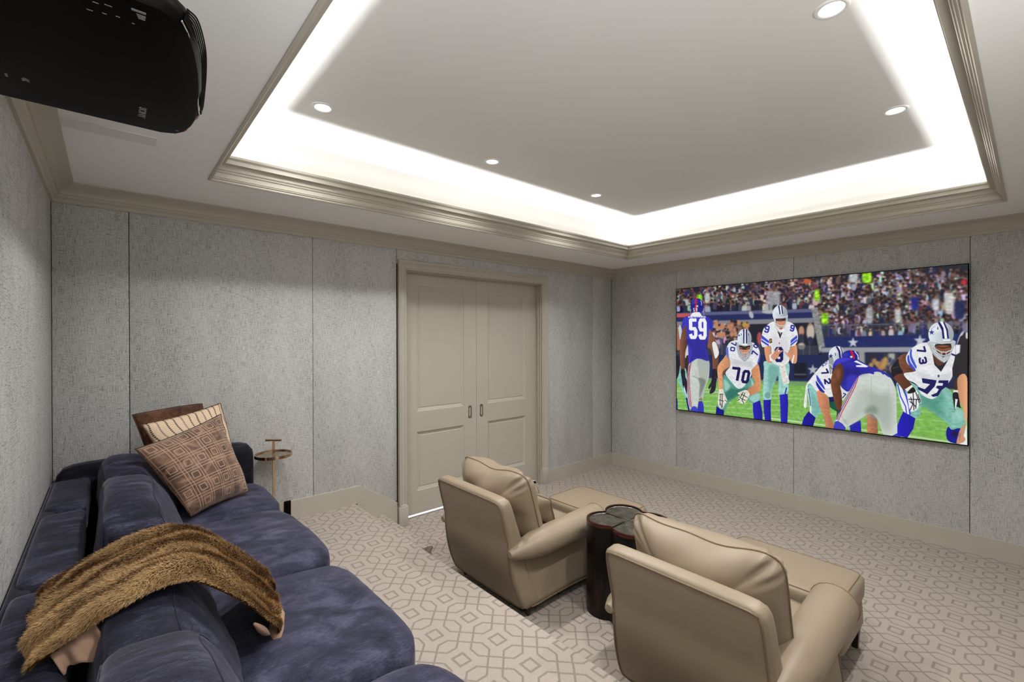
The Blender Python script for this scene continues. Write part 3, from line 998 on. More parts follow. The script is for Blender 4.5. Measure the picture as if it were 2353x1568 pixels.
# ------------------------------------------------------------------ fur throw
def fur_throw():
    root = thing('fur_throw', (-5.3, -2.15, 1.0), 'brown faux fur throw draped over the third back cushion of the navy sofa', 'throw')
    o = off(root.location)
    xz = [(-5.548, 0.998), (-5.505, 1.018), (-5.445, 1.055), (-5.38, 1.095), (-5.31, 1.118), (-5.24, 1.115), (-5.17, 1.085), (-5.10, 1.025), (-5.035, 0.955), (-4.985, 0.885), (-4.945, 0.828), (-4.908, 0.793)]
    yc = [-2.15, -2.15, -2.15, -2.155, -2.16, -2.16, -2.155, -2.15, -2.13, -2.10, -2.075, -2.06]
    path = catmull([(x, y, z) for (x, z), y in zip(xz, yc)], 10)
    n = len(path)
    hw = 0.212
    def frame(s):
        f = min(max(s, 0), 1) * (n - 1)
        i = min(int(f), n - 2)
        p = path[i].lerp(path[i + 1], f - i)
        if s < 0:
            p = p + (path[0] - path[1]).normalized() * (-s) * 1.0
        if s > 1:
            p = p + (path[-1] - path[-2]).normalized() * (s - 1) * 1.0
        t = (path[min(i + 2, n - 1)] - path[max(i - 1, 0)])
        t.y *= 0.3
        t.normalize()
        nn = Vector((-t.z, 0, t.x)).normalized()
        return p, t, nn
    def S(s, a, lift=0.0):
        """a in [-1,1] across, a=+1 far side"""
        p, t, nn = frame(s)
        w_ = hw * (1 + 0.06 * math.sin(s * 9))
        edge = -0.022 * abs(a) ** 6
        ripple = 0.010 * math.sin(a * 9 + s * 5) + 0.006 * math.sin(a * 17 - s * 8)
        end = -0.02 * max(0, (s - 0.93) / 0.07) ** 2 - 0.01 * max(0, (0.06 - s) / 0.06) ** 2
        return p + Vector((0.028 * (a - 0.4) * min(1, s * 1.2), a * w_ + 0.012 * math.sin(s * 14), 0)) + nn * (0.014 + ripple + edge + end + lift)
    NS, NA = 70, 18
    # backing (solid sheet)
    def sheet(l0, l1, s0, s1, aw, colm, name, par, wave=0.0):
        vs, fs = [], []
        for lay in (0, 1):
            for i in range(NS + 1):
                for j in range(NA + 1):
                    s, a = lerp(s0, s1, i / NS), lerp(-aw, aw, j / NA)
                    vs.append(o(S(s, a, (l0, l1)[lay] + wave * math.sin(a * 21 + s * 30) * (abs(a) > 0.8))))
        m = (NS + 1) * (NA + 1)
        for i in range(NS):
            for j in range(NA):
                q = [i * (NA + 1) + j, (i + 1) * (NA + 1) + j, (i + 1) * (NA + 1) + j + 1, i * (NA + 1) + j + 1]
                fs += [q[::-1], [x + m for x in q]]
        rim = [i * (NA + 1) for i in range(NS + 1)] + [NS * (NA + 1) + j for j in range(1, NA + 1)] + [i * (NA + 1) + NA for i in range(NS - 1, -1, -1)] + [j for j in range(NA - 1, 0, -1)]
        for i in range(len(rim)):
            a, b_ = rim[i], rim[(i + 1) % len(rim)]
            fs.append((a, b_, b_ + m, a + m))
        return MB().add(vs, fs).build(name, colm, par, smooth=60, recalc=True)
    sheet(-0.004, 0.006, 0.0, 1.0, 1.0, m_flat('fur_skin', srgb(88, 56, 26), 0.9, 0.05), 'backing', root)
    suede = m_flat('pink_suede', srgb(172, 140, 120), 0.85, 0.1)
    def lin(pts, r):
        MB().tube([o(p) for p in pts], r, 10).build('lining', suede, root, smooth=180)
    # rolled suede lining where the end folds over on the seat, and loose folds hanging at the near edge
    lin([S(1.0, a, -0.012) + Vector((0.008, 0, -0.006)) for a in [-1.02, -0.8, -0.5, -0.2, 0.1, 0.4, 0.7, 1.0]], [0.014, 0.026, 0.022, 0.018, 0.016, 0.015, 0.014, 0.008])
    def fold(s0, s1, a0, a1, amp, ph):
        vs, fs, nu, nv = [], [], 30, 10
        for i in range(nu + 1):
            for j in range(nv + 1):
                ss, aa = lerp(s0, s1, i / nu), lerp(a0, a1, j / nv)
                aa += 0.05 * math.sin(i / nu * 9 + ph) * j / nv
                g = math.sin(i / nu * 11 + ph + 3.4 * j / nv) + 0.35 * math.sin(i / nu * 23 - 2 * j / nv)
                vs.append(o(S(ss, aa, -0.014 - 0.030 * j / nv + amp * g * (0.3 + 0.7 * j / nv))))
        for i in range(nu):
            for j in range(nv):
                fs.append((i * (nv + 1) + j, (i + 1) * (nv + 1) + j, (i + 1) * (nv + 1) + j + 1, i * (nv + 1) + j + 1))
        f_ = MB().add(vs, fs).build('lining', suede, root, smooth=180)
        sm = f_.modifiers.new('thickness', 'SOLIDIFY')
        sm.thickness = 0.004
    fold(0.08, 0.21, -0.9, -1.09, 0.010, 0.4)
    lin([S(s, -1.02, -0.024) for s in [0.80 + 0.014 * i for i in range(10)]], [0.004 + 0.008 * math.sin(math.pi * i / 9) for i in range(10)])
    # fur strands
    m, nt, b = new_mat('fur')
    k = NT(nt)
    at = k.n('ShaderNodeAttribute', attribute_name='tint')
    k.l(at.outputs['Color'], b.inputs['Base Color'])
    b.inputs['Roughness'].default_value = 0.55
    b.inputs['Specular IOR Level'].default_value = 0.25
    rng = np.random.default_rng(5)
    N = 150000
    # tabulated surface for speed
    TS, TA = 160, 50
    tab = np.array([[tuple(o(S(i / (TS - 1), -1.02 + 2.04 * j / (TA - 1), 0.004))) for j in range(TA)] for i in range(TS)])
    dS = np.gradient(tab, axis=0)
    dA = np.gradient(tab, axis=1)
    nr = np.cross(dS, dA)
    nr /= np.linalg.norm(nr, axis=2, keepdims=True) + 1e-9
    dS /= np.linalg.norm(dS, axis=2, keepdims=True) + 1e-9
    dA /= np.linalg.norm(dA, axis=2, keepdims=True) + 1e-9
    if nr[:, :, 2].mean() < 0:
        nr = -nr
    si, ai = rng.random(N) * (TS - 1), rng.random(N) * (TA - 1)
    def samp(t):
        i, j = np.minimum(si.astype(int), TS - 2), np.minimum(ai.astype(int), TA - 2)
        f, g = (si - i)[:, None], (ai - j)[:, None]
        return t[i, j] * (1 - f) * (1 - g) + t[i + 1, j] * f * (1 - g) + t[i, j + 1] * (1 - f) * g + t[i + 1, j + 1] * f * g
    P, Nn, Ts, Ta = samp(tab), samp(nr), samp(dS), samp(dA)
    s01, a01 = si / (TS - 1), ai / (TA - 1) * 2 - 1
    fx = lambda a_, b_, c_: np.sin(a_ * s01 + b_ * a01 + c_)
    clump = 0.5 * fx(7, 9, 0.3) + 0.3 * fx(-13, 21, 1.0) + 0.3 * fx(27, 11, 2.0) + 0.25 * fx(45, -38, 0.6) + 0.2 * fx(80, 55, 3)
    ridge = np.sin(a01 * 21 + 1.3 * np.sin(s01 * 7) + 0.8 * np.sin(s01 * 19 + 1) + 0.5 * np.sin(s01 * 41 + a01 * 6))
    lean_s = -0.9 + 0.25 * clump + rng.normal(0, 0.35, N)
    lean_a = -0.5 + 0.3 * ridge + rng.normal(0, 0.35, N)
    D = Nn * 0.75 + Ts * lean_s[:, None] + Ta * lean_a[:, None]
    D /= np.linalg.norm(D, axis=1, keepdims=True)
    ln_ = (0.011 + 0.008 * rng.random(N)) * (1 + 0.2 * ridge)
    side = np.cross(D, Nn + rng.normal(0, 0.3, (N, 3)))
    side /= np.linalg.norm(side, axis=1, keepdims=True) + 1e-9
    wd = 0.00062
    mid = P + D * (ln_ * 0.55)[:, None] + Nn * 0.002
    D2 = D - Nn * 0.35
    tip = mid + D2 * (ln_ * 0.5)[:, None]
    V = np.stack([P - side * wd, P + side * wd, mid - side * wd * 0.8, mid + side * wd * 0.8, tip], 1).reshape(-1, 3)
    base = np.arange(N) * 5
    quads = np.stack([base, base + 1, base + 3, base + 2], 1)
    tris = np.stack([base + 2, base + 3, base + 4], 1)
    me = bpy.data.meshes.new('fur')
    me.vertices.add(len(V))
    me.vertices.foreach_set('co', V.astype(np.float32).ravel())
    me.loops.add(N * 7)
    lv = np.concatenate([quads.ravel(), tris.ravel()]).astype(np.int32)
    me.loops.foreach_set('vertex_index', lv)
    me.polygons.add(N * 2)
    me.polygons.foreach_set('loop_start', np.concatenate([np.arange(N) * 4, N * 4 + np.arange(N) * 3]).astype(np.int32))
    me.update(calc_edges=True)
    tone = np.clip(0.45 + 0.14 * clump + 0.42 * ridge + rng.normal(0, 0.20, N), 0, 1)[:, None]
    near_ = np.clip((0.35 - a01) * 0.75, 0, 1)[:, None]           # the near half is the paler fur
    tone = np.clip(tone * 0.80 - 0.04 + 0.34 * near_, 0, 1)
    dk, lt = np.array(srgb(96, 54, 18)[:3]), np.array(srgb(236, 198, 142)[:3])
    tipc = dk * (1 - tone) + lt * tone
    rootc = np.array(srgb(70, 40, 14)[:3])[None] * np.ones((N, 1))
    midc = rootc * 0.35 + tipc * 0.65
    C4 = np.ones((N, 5, 4), np.float32)
    C4[:, 0, :3] = C4[:, 1, :3] = rootc
    C4[:, 2, :3] = C4[:, 3, :3] = midc
    C4[:, 4, :3] = tipc
    ca = me.color_attributes.new('tint', 'FLOAT_COLOR', 'POINT')
    ca.data.foreach_set('color', C4.ravel())
    me.materials.append(m)
    fo = bpy.data.objects.new('fur', me)
    COL.objects.link(fo)
    fo.parent = root
    fo['kind'] = 'stuff'
fur_throw()

# ------------------------------------------------------------------ leather armchairs with ottomans
def armchair(yc, label):
    root = thing('armchair', (-3.0, yc, 0.0), label, 'armchair', 'beige leather armchairs facing the screen')
    LT, LP = M['leather'], M['leatherpipe']
    # reclined back, with its outer panel, piping and skirted foot
    def fb(q):
        u, v, h = (q[0] + 1) / 2, q[1], (q[2] + 1) / 2
        z = 0.055 + 0.735 * h
        xb = -0.425 - 0.185 * h - 0.030 * math.sin(min(h * 1.6, 1) * math.pi) * (1 if h < 0.62 else 0)
        th = lerp(0.17, 0.085, h)
        wy = 0.363 + 0.012 * (1 - h) + 0.035 * max(0, 0.42 - h) ** 1.3 * 2
        return (xb + th * u, v * wy, z + 0.012 * (u - 0.3) * (h > 0.8))
    back = MB().puff(fb, (6, 18, 20), 17, (0.12, 0.01, 0.01)).build('backrest', LT, root, smooth=180)
    MB().tube([fb(puff_pt(q, 17, (0.12, 0.01, 0.01))) for q in edge_loop(0, -1, 16)], 0.0048, 8, True).build('piping', LP, back, smooth=180)
    # sides
    for s in (1, -1):
        def fsd(q):
            u, v, h = (q[0] + 1) / 2, (q[1] + 1) / 2, (q[2] + 1) / 2
            yo = 0.352 + 0.045 * (1 - h) ** 2
            return (lerp(-0.40, 0.345, u), s * lerp(0.25, yo, v), lerp(0.062 + 0.012 * math.sin(u * math.pi), 0.47, h))
        sd = MB().puff(fsd, (14, 5, 10), 16).build('side_panel', LT, root, smooth=180, recalc=True)
        MB().tube([fsd(puff_pt((-0.98 + 1.96 * i / 14, 1, -1), 16, (0, 0, 0))) for i in range(15)], 0.0045, 8).tube(
            [fsd(puff_pt((1, 1, -1 + 2 * i / 8), 16, (0, 0, 0))) for i in range(9)], 0.0045, 8).build('piping', LP, sd, smooth=180)
        # rolled arm, tapering to the back
        b = MB()
        N, R = 18, 20
        vs, fs = [], []
        for i in range(N + 1):
            t = i / N
            x = lerp(-0.545, 0.330, t)
            tp = min(1, (t / 0.30)) ** 0.55
            ry, rz = 0.022 + 0.082 * tp * lerp(0.82, 1, t), 0.020 + 0.074 * tp * lerp(0.86, 1, t)
            cy, cz = lerp(0.375, 0.350, t), lerp(0.455, 0.462, t)
            for j in range(R):
                a = 2 * math.pi * j / R
                pl = 1 + 0.035 * math.sin(t * 46) * max(0, 1 - t * 2.4) * (math.sin(a) < 0.3)
                vs.append((x, s * (cy + ry * math.cos(a) * pl), cz + rz * math.sin(a) * pl))
        for i in range(N):
            for j in range(R):
                fs.append((i * R + j, i * R + (j + 1) % R, (i + 1) * R + (j + 1) % R, (i + 1) * R + j))
        fs.append(tuple(range(R)))
        vs.append((0.338, s * 0.350, 0.462))
        fs += [(N * R + j, N * R + (j + 1) % R, len(vs) - 1) for j in range(R)]
        arm = b.add(vs, fs).build('arm', LT, root, smooth=60, recalc=True)
        MB().tube([vs[N * R + j] for j in range(R)], 0.0045, 8, True).build('piping', LP, arm, smooth=180)
    # deck rail and seat cushion
    MB().box(0.20, 0.335, -0.345, 0.345, 0.065, 0.285, 0.02, 3).build('front_rail', LT, root, smooth=50)
    def fseat(q):
        return (lerp(-0.32, 0.345, (q[0] + 1) / 2), q[1] * 0.262, lerp(0.27, 0.405, (q[2] + 1) / 2))
    bs = (0.02, 0.02, 0.12)
    seat = MB().puff(fseat, (14, 12, 6), 9, bs).build('seat_cushion', LT, root, smooth=180)
    MB().tube([fseat(puff_pt(q, 9, bs)) for q in edge_loop(2, 1, 12)], 0.0042, 8, True).build('piping', LP, seat, smooth=180)
    # big loose back cushion
    def fcu(a, b, side, t):
        k = 7.0
        s = (abs(a) ** k + abs(b) ** k) ** (1 / k)
        mx = max(abs(a), abs(b))
        s = s / mx if mx > 0 else 1
        a2, b2 = a / s, b / s
        h = (b2 + 1) / 2
        z = 0.405 + 0.525 * h
        xc = -0.215 - 0.165 * h
        wy = 0.348 * (1 - 0.03 * (1 - h)) * (1 - 0.02 * math.cos(a2 * 3))
        sag = -(0.045 * (1 - a2 * a2) + 0.006 * math.sin(a2 * 7 + yc * 3)) * (h ** 3)
        th = lerp(0.12, 0.125, h) * (1.25 if side < 0 else 1.15)
        p = Vector((xc, a2 * wy, z + sag))
        pl = 0.0
        cr = max(0, abs(a2) - 0.62) / 0.38 * max(0, b2 - 0.45) / 0.55
        pl = 0.020 * math.sin(math.atan2(b2 - 0.35, abs(a2) - 0.35) * 22) * min(1, cr * 2.2) * min(1, t * 4) * max(0, 1 - t * 1.1)
        d = side * (th * t ** 0.78 + (wrinkle(p, 0.030, 5.0, yc) * (0.4 + h) + wrinkle(p, 0.008, 12, yc)) * min(1, t * 1.6) + pl)
        return (p.x + d * 0.95, p.y, p.z + d * 0.32)
    cu = MB().pillow(fcu, 60).build('back_cushion', LT, root, smooth=180, recalc=True)
    cu.data.uv_layers.remove(cu.data.uv_layers[0])
    lp = []
    n = 24
    for k in range(4):
        for i in range(n):
            t = -1 + 2 * i / n
            lp.append([(t, -1), (1, t), (-t, 1), (-1, -t)][k])
    MB().tube([fcu(a, b_, 1, 0.0) for a, b_ in lp], 0.0042, 8, True).build('piping', LP, cu, smooth=180)
    # dark recessed base and feet
    MB().box(-0.40, 0.30, -0.33, 0.33, 0.03, 0.075, 0.01).build('base', M['black'], root)
    for x in (-0.36, 0.31):
        for y in (-0.345, 0.345):
            MB().lathe([(0.014, 0.0), (0.016, 0.01), (0.021, 0.075)], x, y, 12).build('foot', M['darkwood'], root, smooth=60)
    return root
armchair(-1.475, 'beige leather armchair in front of the double doors')
armchair(-2.968, 'beige leather armchair on the near side of the dark lobed table')

def ottoman(yc, label):
    root = thing('ottoman', (-2.35, yc, 0.0), label, 'ottoman', 'beige leather ottomans in front of the armchairs')
    LT, LP = M['leather'], M['leatherpipe']
    def fbody(q):
        return (q[0] * 0.232, q[1] * 0.345 * (1 + 0.012 * (1 - q[2])), lerp(0.135, 0.312, (q[2] + 1) / 2))
    body = MB().puff(fbody, (10, 12, 6), 16).build('body', LT, root, smooth=180)
    MB().tube([fbody(puff_pt(q, 16, (0, 0, 0))) for q in edge_loop(2, -1, 10)], 0.0042, 8, True).build('piping', LP, body, smooth=180)
    bc = (0.01, 0.01, 0.14)
    def fcush(q):
        return (lerp(-0.240, 0.245, (q[0] + 1) / 2), q[1] * 0.358, lerp(0.305, 0.432, (q[2] + 1) / 2))
    cu = MB().puff(fcush, (14, 16, 6), 10, bc).build('cushion', LT, root, smooth=180)
    m = MB()
    for s in (1, -1):
        m = MB().tube([fcush(puff_pt(q, 10, bc)) for q in edge_loop(2, s, 14)], 0.0034, 8, True)
        m.build('piping', LP, cu, smooth=180)
    for x in (-0.2, 0.2):
        for y in (-0.31, 0.31):
            MB().add([(x - 0.024, y - 0.024, 0.145), (x + 0.024, y - 0.024, 0.145), (x + 0.024, y + 0.024, 0.145), (x - 0.024, y + 0.024, 0.145),
                      (x - 0.014, y - 0.014, 0), (x + 0.014, y - 0.014, 0), (x + 0.014, y + 0.014, 0), (x - 0.014, y + 0.014, 0)],
                     [(0, 1, 2, 3), (7, 6, 5, 4), (0, 4, 5, 1), (1, 5, 6, 2), (2, 6, 7, 3), (3, 7, 4, 0)]).build('leg', M['darkwood'], root, recalc=True)
    return root
ottoman(-1.565, 'low beige leather ottoman in front of the armchair by the doors')
ottoman(-2.985, 'low beige leather ottoman beyond the armchair nearest the viewer')

# small lumbar cushion on the far chair
def lumbar():
    root = thing('lumbar_cushion', (-2.93, -1.475, 0.415), 'small beige leather lumbar cushion on the seat of the armchair by the doors', 'cushion')
    def fl(a, b, side, t):
        h = (b + 1) / 2
        p = Vector((0.00 - 0.06 * h, a * 0.195 * (1 - 0.05 * (1 - b * b)), 0.0 + 0.205 * h))
        d = side * (0.062 * t + wrinkle(p, 0.010, 14, 2) * min(1, 2 * t))
        return (p.x + d * 0.96, p.y, p.z + d * 0.25)
    MB().pillow(fl, 18).build('cover', M['leather'], root, smooth=180, recalc=True)
    lp = []
    for k in range(4):
        for i in range(10):
            t = -1 + 2 * i / 10
            lp.append([(t, -1), (1, t), (-t, 1), (-1, -t)][k])
    MB().tube([fl(a, b_, 1, 0) for a, b_ in lp], 0.0045, 8, True).build('piping', M['leatherpipe'], root, smooth=180)
lumbar()

# ------------------------------------------------------------------ lobed drum table
def m_burl():
    m, nt, b = new_mat('dark_burl')
    k = NT(nt)
    n1 = k.noise(k.coord('Object', (9, 9, 2.2)), 1.6, 7, 0.65, 1.6)
    n2 = k.noise(k.coord('Object', (40, 40, 6)), 1.0, 4, 0.6, 0.5)
    col = k.ramp(k.math('ADD', k.math('MULTIPLY', n1, 0.75), k.math('MULTIPLY', n2, 0.25)),
                 [(0.42, srgb(6, 4, 4)), (0.57, srgb(13, 7, 6)), (0.67, srgb(58, 22, 15)), (0.78, srgb(20, 9, 7))])
    k.l(col, b.inputs['Base Color'])
    b.inputs['Roughness'].default_value = 0.3
    b.inputs['Specular IOR Level'].default_value = 0.3
    return m
def m_mirror():
    m, nt, b = new_mat('antiqued_mirror')
    k = NT(nt)
    n1 = k.noise(k.coord('Object', (1, 1, 1)), 14, 8, 0.7, 0.5)
    col = k.ramp(n1, [(0.32, srgb(44, 42, 36)), (0.46, srgb(112, 109, 98)), (0.75, srgb(136, 132, 120))])
    k.l(col, b.inputs['Base Color'])
    b.inputs['Metallic'].default_value = 0.75
    k.l(k.math('MULTIPLY_ADD', n1, 0.3, 0.12), b.inputs['Roughness'])
    return m
def drum_table():
    root = thing('side_table', (-2.832, -2.215, 0.0), 'dark glossy four-lobed drum table between the two armchairs', 'table')
    def outline(rad, c=0.100, n=14):
        pts = []
        half = math.pi / 4 + math.asin(c / rad)
        for q in range(4):
            ax, ay = [(1, 1), (-1, 1), (-1, -1), (1, -1)][q]
            mid = math.atan2(ay, ax)
            start, end = mid - half, mid + half
            for i in range(n):
                a = lerp(start, end, (i + 0.5) / n)
                x, y = ax * c + rad * math.cos(a), ay * c + rad * math.sin(a)
                if x * ax > 0 and y * ay > 0:
                    pts.append((x, y))
        return sorted(pts, key=lambda p: math.atan2(p[1], p[0]))
    out = outline(0.126)
    inn = [(x * 0.935, y * 0.935) for x, y in out]
    H = 0.600
    b = MB()
    n = len(out)
    lv = [(out, 0.0), (out, H - 0.006), ([(x * 0.992, y * 0.992) for x, y in out], H), (inn, H), (inn, H - 0.014)]
    v = [(x, y, z) for ol, z in lv for x, y in ol]
    f = [tuple(reversed(range(n)))]
    for q in range(len(lv) - 1):
        for i in range(n):
            f.append((q * n + i, q * n + (i + 1) % n, (q + 1) * n + (i + 1) % n, (q + 1) * n + i))
    b.add(v, f).build('body', m_burl(), root, smooth=50)
    rv = [(x * q_, y * q_, z_) for q_, z_ in ((1.004, H - 0.020), (1.006, H - 0.003), (0.998, H + 0.002), (0.945, H + 0.002), (0.938, H - 0.004)) for x, y in out]
    rf = [(q * n + i, q * n + (i + 1) % n, (q + 1) * n + (i + 1) % n, (q + 1) * n + i) for q in range(4) for i in range(n)]
    rim_m = m_flat('red_brown_lacquer', srgb(62, 22, 14), 0.22, 0.5)
    MB().add(rv, rf).build('rim', rim_m, root, smooth=50)['label'] = 'reddish brown lacquered rim'
    mir = m_mirror()
    # four mirror quarters meeting in thin seams
    for ax, ay in ((1, 1), (-1, 1), (-1, -1), (1, -1)):
        g = 0.0012
        pts = [(x * 0.94, y * 0.94) for x, y in out if x * ax > 0.004 and y * ay > 0.004]
        rmx = max(abs(p[1]) for p in pts if abs(p[0]) < 0.05)
        loop = [(ax * g, ay * g)] + pts
        loop.sort(key=lambda p: math.atan2(p[1] - ay * 0.06, p[0] - ax * 0.06))
        MB().prism(loop, H - 0.018, H - 0.011).build('mirror_panel', mir, root, recalc=True)
    MB().tube([(x, y, H - 0.010) for x, y in [(x * 0.930, y * 0.930) for x, y in out]], 0.0026, 6, True).build('rim_bead', M['chrome'], root, smooth=180)
drum_table()

# ------------------------------------------------------------------ brass drinks table
def drinks_table():
    root = thing('drinks_table', (-4.452, -0.15, PZ), 'slim brass drinks table with round tray and T handle beside the sofa arm', 'table')
    z = 0.903 - PZ
    MB().lathe([(0.0, 0.0), (0.105, 0.0), (0.107, 0.006), (0.10, 0.012), (0.015, 0.018)], 0, 0, 36).build('base', M['brass'], root, smooth=40)
    MB().box(-0.008, 0.008, -0.008, 0.008, 0.012, z + 0.11, 0.001).build('pole', M['brass'], root)
    MB().lathe([(0.0, -0.012), (0.127, -0.012), (0.131, -0.010), (0.131, 0.012), (0.122, 0.012), (0.121, 0.0), (0.0, 0.0)], 0, 0, 48, cap=False).build('tray', M['brass'], root, smooth=40)
    tray = root.children[-1]
    for v in tray.data.vertices:
        v.co.z += z
    gl = m_metal('tray_mirror', (0.42, 0.36, 0.27, 1), 0.12)
    MB().lathe([(0.0, z + 0.001), (0.1205, z + 0.001), (0.1205, z + 0.003), (0.0, z + 0.003)], 0, 0, 48, cap=False).build('tray_inset', gl, root, smooth=40)
    h = MB()
    d = Vector((0.75, -0.66, 0)).normalized()
    h.tube([tuple(Vector((0, 0, z + 0.112)) - d * 0.058), tuple(Vector((0, 0, z + 0.112)) - d * 0.045), tuple(Vector((0, 0, z + 0.112)) + d * 0.045), tuple(Vector((0, 0, z + 0.112)) + d * 0.058)],
           [0.0095, 0.008, 0.008, 0.0095], 12)
    h.build('handle', M['brass'], root, smooth=40)
drinks_table()

# ------------------------------------------------------------------ text helper
def text_mesh(name, body, size, mtx, mat, parent, bold=0.0, align='CENTER', ext=0.0006):
    cu = bpy.data.curves.new(name, 'FONT')
    cu.body = body
    cu.size = size
    cu.align_x, cu.align_y = align, 'CENTER'
    cu.extrude = ext
    cu.offset = bold
    tmp = bpy.data.objects.new('tmp', cu)
    COL.objects.link(tmp)
    dg = bpy.context.evaluated_depsgraph_get()
    me = bpy.data.meshes.new_from_object(tmp.evaluated_get(dg))
    bpy.data.objects.remove(tmp)
    bpy.data.curves.remove(cu)
    me.transform(mtx)
    me.materials.clear()
    me.materials.append(mat)
    o = bpy.data.objects.new(name, me)
    COL.objects.link(o)
    o.parent = parent
    return o

# ------------------------------------------------------------------ ceiling projector
def projector():
    zb = 2.362
    root = thing('projector', (-5.42, -2.68, zb), 'large black projector hanging from the ceiling above the sofa', 'projector')
    o = off(root.location)
    # lower shell: plan outline with a bowed front
    def plan(ins):
        y0, y1, xb = -2.975 + ins, -2.365 - ins, -5.64 + ins
        pts = [(xb, y0), ]
        front = [(-5.318, y0), (-5.292, -2.960 + ins), (-5.272, -2.925), (-5.254, -2.86), (-5.238, -2.78), (-5.226, -2.69), (-5.218, -2.60), (-5.214, -2.53), (-5.217, -2.47), (-5.226, -2.42), (-5.243, -2.385 - ins * 0.5), (-5.275, y1)]
        pts += [(x - ins * 0.8, y) for x, y in front]
        pts += [(xb + 0.03, y1), (xb, y1 - 0.03)]
        return pts
    lv = [(plan(0.022), zb), (plan(0.008), zb + 0.004), (plan(0.001), zb + 0.014), (plan(0.0), zb + 0.028), (plan(0.012), zb + 0.05), (plan(0.10), zb + 0.07)]
    n = len(lv[0][0])
    v = [o((x, y, z)) for ol, z in lv for x, y in ol]
    f = [tuple(reversed(range(n))), tuple(range((len(lv) - 1) * n, len(lv) * n))]
    for q in range(len(lv) - 1):
        for i in range(n):
            f.append((q * n + i, q * n + (i + 1) % n, (q + 1) * n + (i + 1) % n, (q + 1) * n + i))
    MB().add(v, f).build('shell', M['blackgloss'], root, smooth=35, recalc=True)
    c = MB()
    a, b_ = o((-5.63, -2.93, zb + 0.03)), o((-5.352, -2.40, zb + 0.215))
    c.box(a[0], b_[0], a[1], b_[1], a[2], b_[2], 0.03, 4).build('chassis', M['black'], root, smooth=40)
    # lens barrel on the hidden front
    lens = MB()
    pts = [o((-5.36, -2.67, zb + 0.125)), o((-5.27, -2.67, zb + 0.125)), o((-5.262, -2.67, zb + 0.125))]
    lens.tube(pts, [0.07, 0.068, 0.06], 28).build('lens', M['blackgloss'], root, smooth=40)
    # side-front intake: chrome edge strips and black fins between
    trim = MB()
    cur = [(-5.288, -2.955), (-5.268, -2.915), (-5.250, -2.85), (-5.234, -2.775), (-5.2225, -2.69), (-5.2155, -2.61), (-5.2125, -2.555)]
    top = [o((x + 0.004, y, zb + 0.034 + 0.03 * math.sin(math.pi * i / 6))) for i, (x, y) in enumerate(cur)]
    low = [o((x - 0.002 - 0.012 * math.sin(math.pi * i / 6), y, zb + 0.006)) for i, (x, y) in enumerate(cur)]
    trim.tube(catmull(low, 5), 0.0016, 6)
    tip = [o((-5.2125, -2.57, zb + 0.012)), o((-5.2115, -2.52, zb + 0.018)), o((-5.2135, -2.47, zb + 0.024))]
    trim.tube(tip, [0.002, 0.0042, 0.001], 6)
    trim.build('chrome_trim', M['chrome'], root, smooth=180)
    for k in range(7):
        t = (k + 1) / 8
        fin = [tuple(lerp(low[i][q], top[i][q], t) + (0.003 if q == 0 else 0) for q in range(3)) for i in range(len(cur))]
        MB().tube(catmull(fin, 4), 0.0016, 6).build('vent_fin', M['black'], root, smooth=180)
    # printing on the downward face: reads along +y, letter tops towards +x
    def face(x, y, dz=-0.0004):
        p = o((x, y, zb + dz))
        return Matrix(((0, 1, 0, p[0]), (1, 0, 0, p[1]), (0, 0, -1, p[2]), (0, 0, 0, 1)))
    text_mesh('maker_mark', 'SONY', 0.020, face(-5.327, -2.492) @ Matrix.Diagonal((1.25, 1, 1, 1)), M['print'], root, 0.0006)
    text_mesh('resolution_mark', '4K', 0.014, face(-5.528, -2.512), M['print'], root, 0.001)
    text_mesh('format_mark', 'SXRD', 0.0065, face(-5.556, -2.512), M['print'], root)
    def dash(x0, x1, y0, y1):
        a, b2 = o((x0, y0, zb - 0.0006)), o((x1, y1, zb + 0.001))
        MB().box(a[0], b2[0], a[1], b2[1], a[2], b2[2]).build('port_label', M['print'], root)
    dash(-5.360, -5.340, -2.948, -2.942)
    for k in range(4):
        dash(-5.353 + 0.001 * k, -5.340, -2.936 + 0.004 * k, -2.9345 + 0.004 * k)
    for x, y, ww in ((-5.395, -2.93, 0.010), (-5.410, -2.925, 0.008), (-5.380, -2.905, 0.006), (-5.398, -2.90, 0.006), (-5.418, -2.895, 0.008), (-5.358, -2.90, 0.004)):
        dash(x, x + ww, y, y + 0.0018)
    led = MB()
    dd = o((-5.246, -2.425, zb))
    led.box(dd[0] - 0.006, dd[0], dd[1] - 0.004, dd[1], -0.001, 0.004).build('status_mark', M['print'], root)
    sd = o((-5.226, -2.405, zb + 0.016))
    MB().box(sd[0] - 0.002, sd[0] + 0.0015, sd[1] - 0.002, sd[1] + 0.0015, sd[2] - 0.002, sd[2] + 0.001).build('status_light', m_emit('red_led', srgb(200, 30, 30), 0.5), root)
    # ceiling bracket
    m = MB()
    a, b_ = o((-5.60, -2.80, zb + 0.21)), o((-5.40, -2.55, zb + 0.235))
    m.box(a[0], b_[0], a[1], b_[1], a[2], b_[2], 0.003)
    p0, p1 = o((-5.5, -2.67, zb + 0.23)), o((-5.5, -2.67, ZC - 0.01))
    m.tube([p0, p1], 0.022, 16)
    m.lathe([(0.075, ZC - 0.012 - zb), (0.075, ZC - zb)], -0.08, 0.01, 24)
    m.build('bracket', M['black'], root, smooth=40)
projector()
pl = thing('pale_patch_plate', (-5.395, -1.16, ZC), 'added white plate imitating a brighter patch of soffit behind the projector', 'plate')
MB().box(-0.182, 0.18, -0.055, 0.062, -0.004, 0.0, 0.001).build('cover', M['white'], pl)  # thin whiter plate added to stand in for a brighter patch of soffit
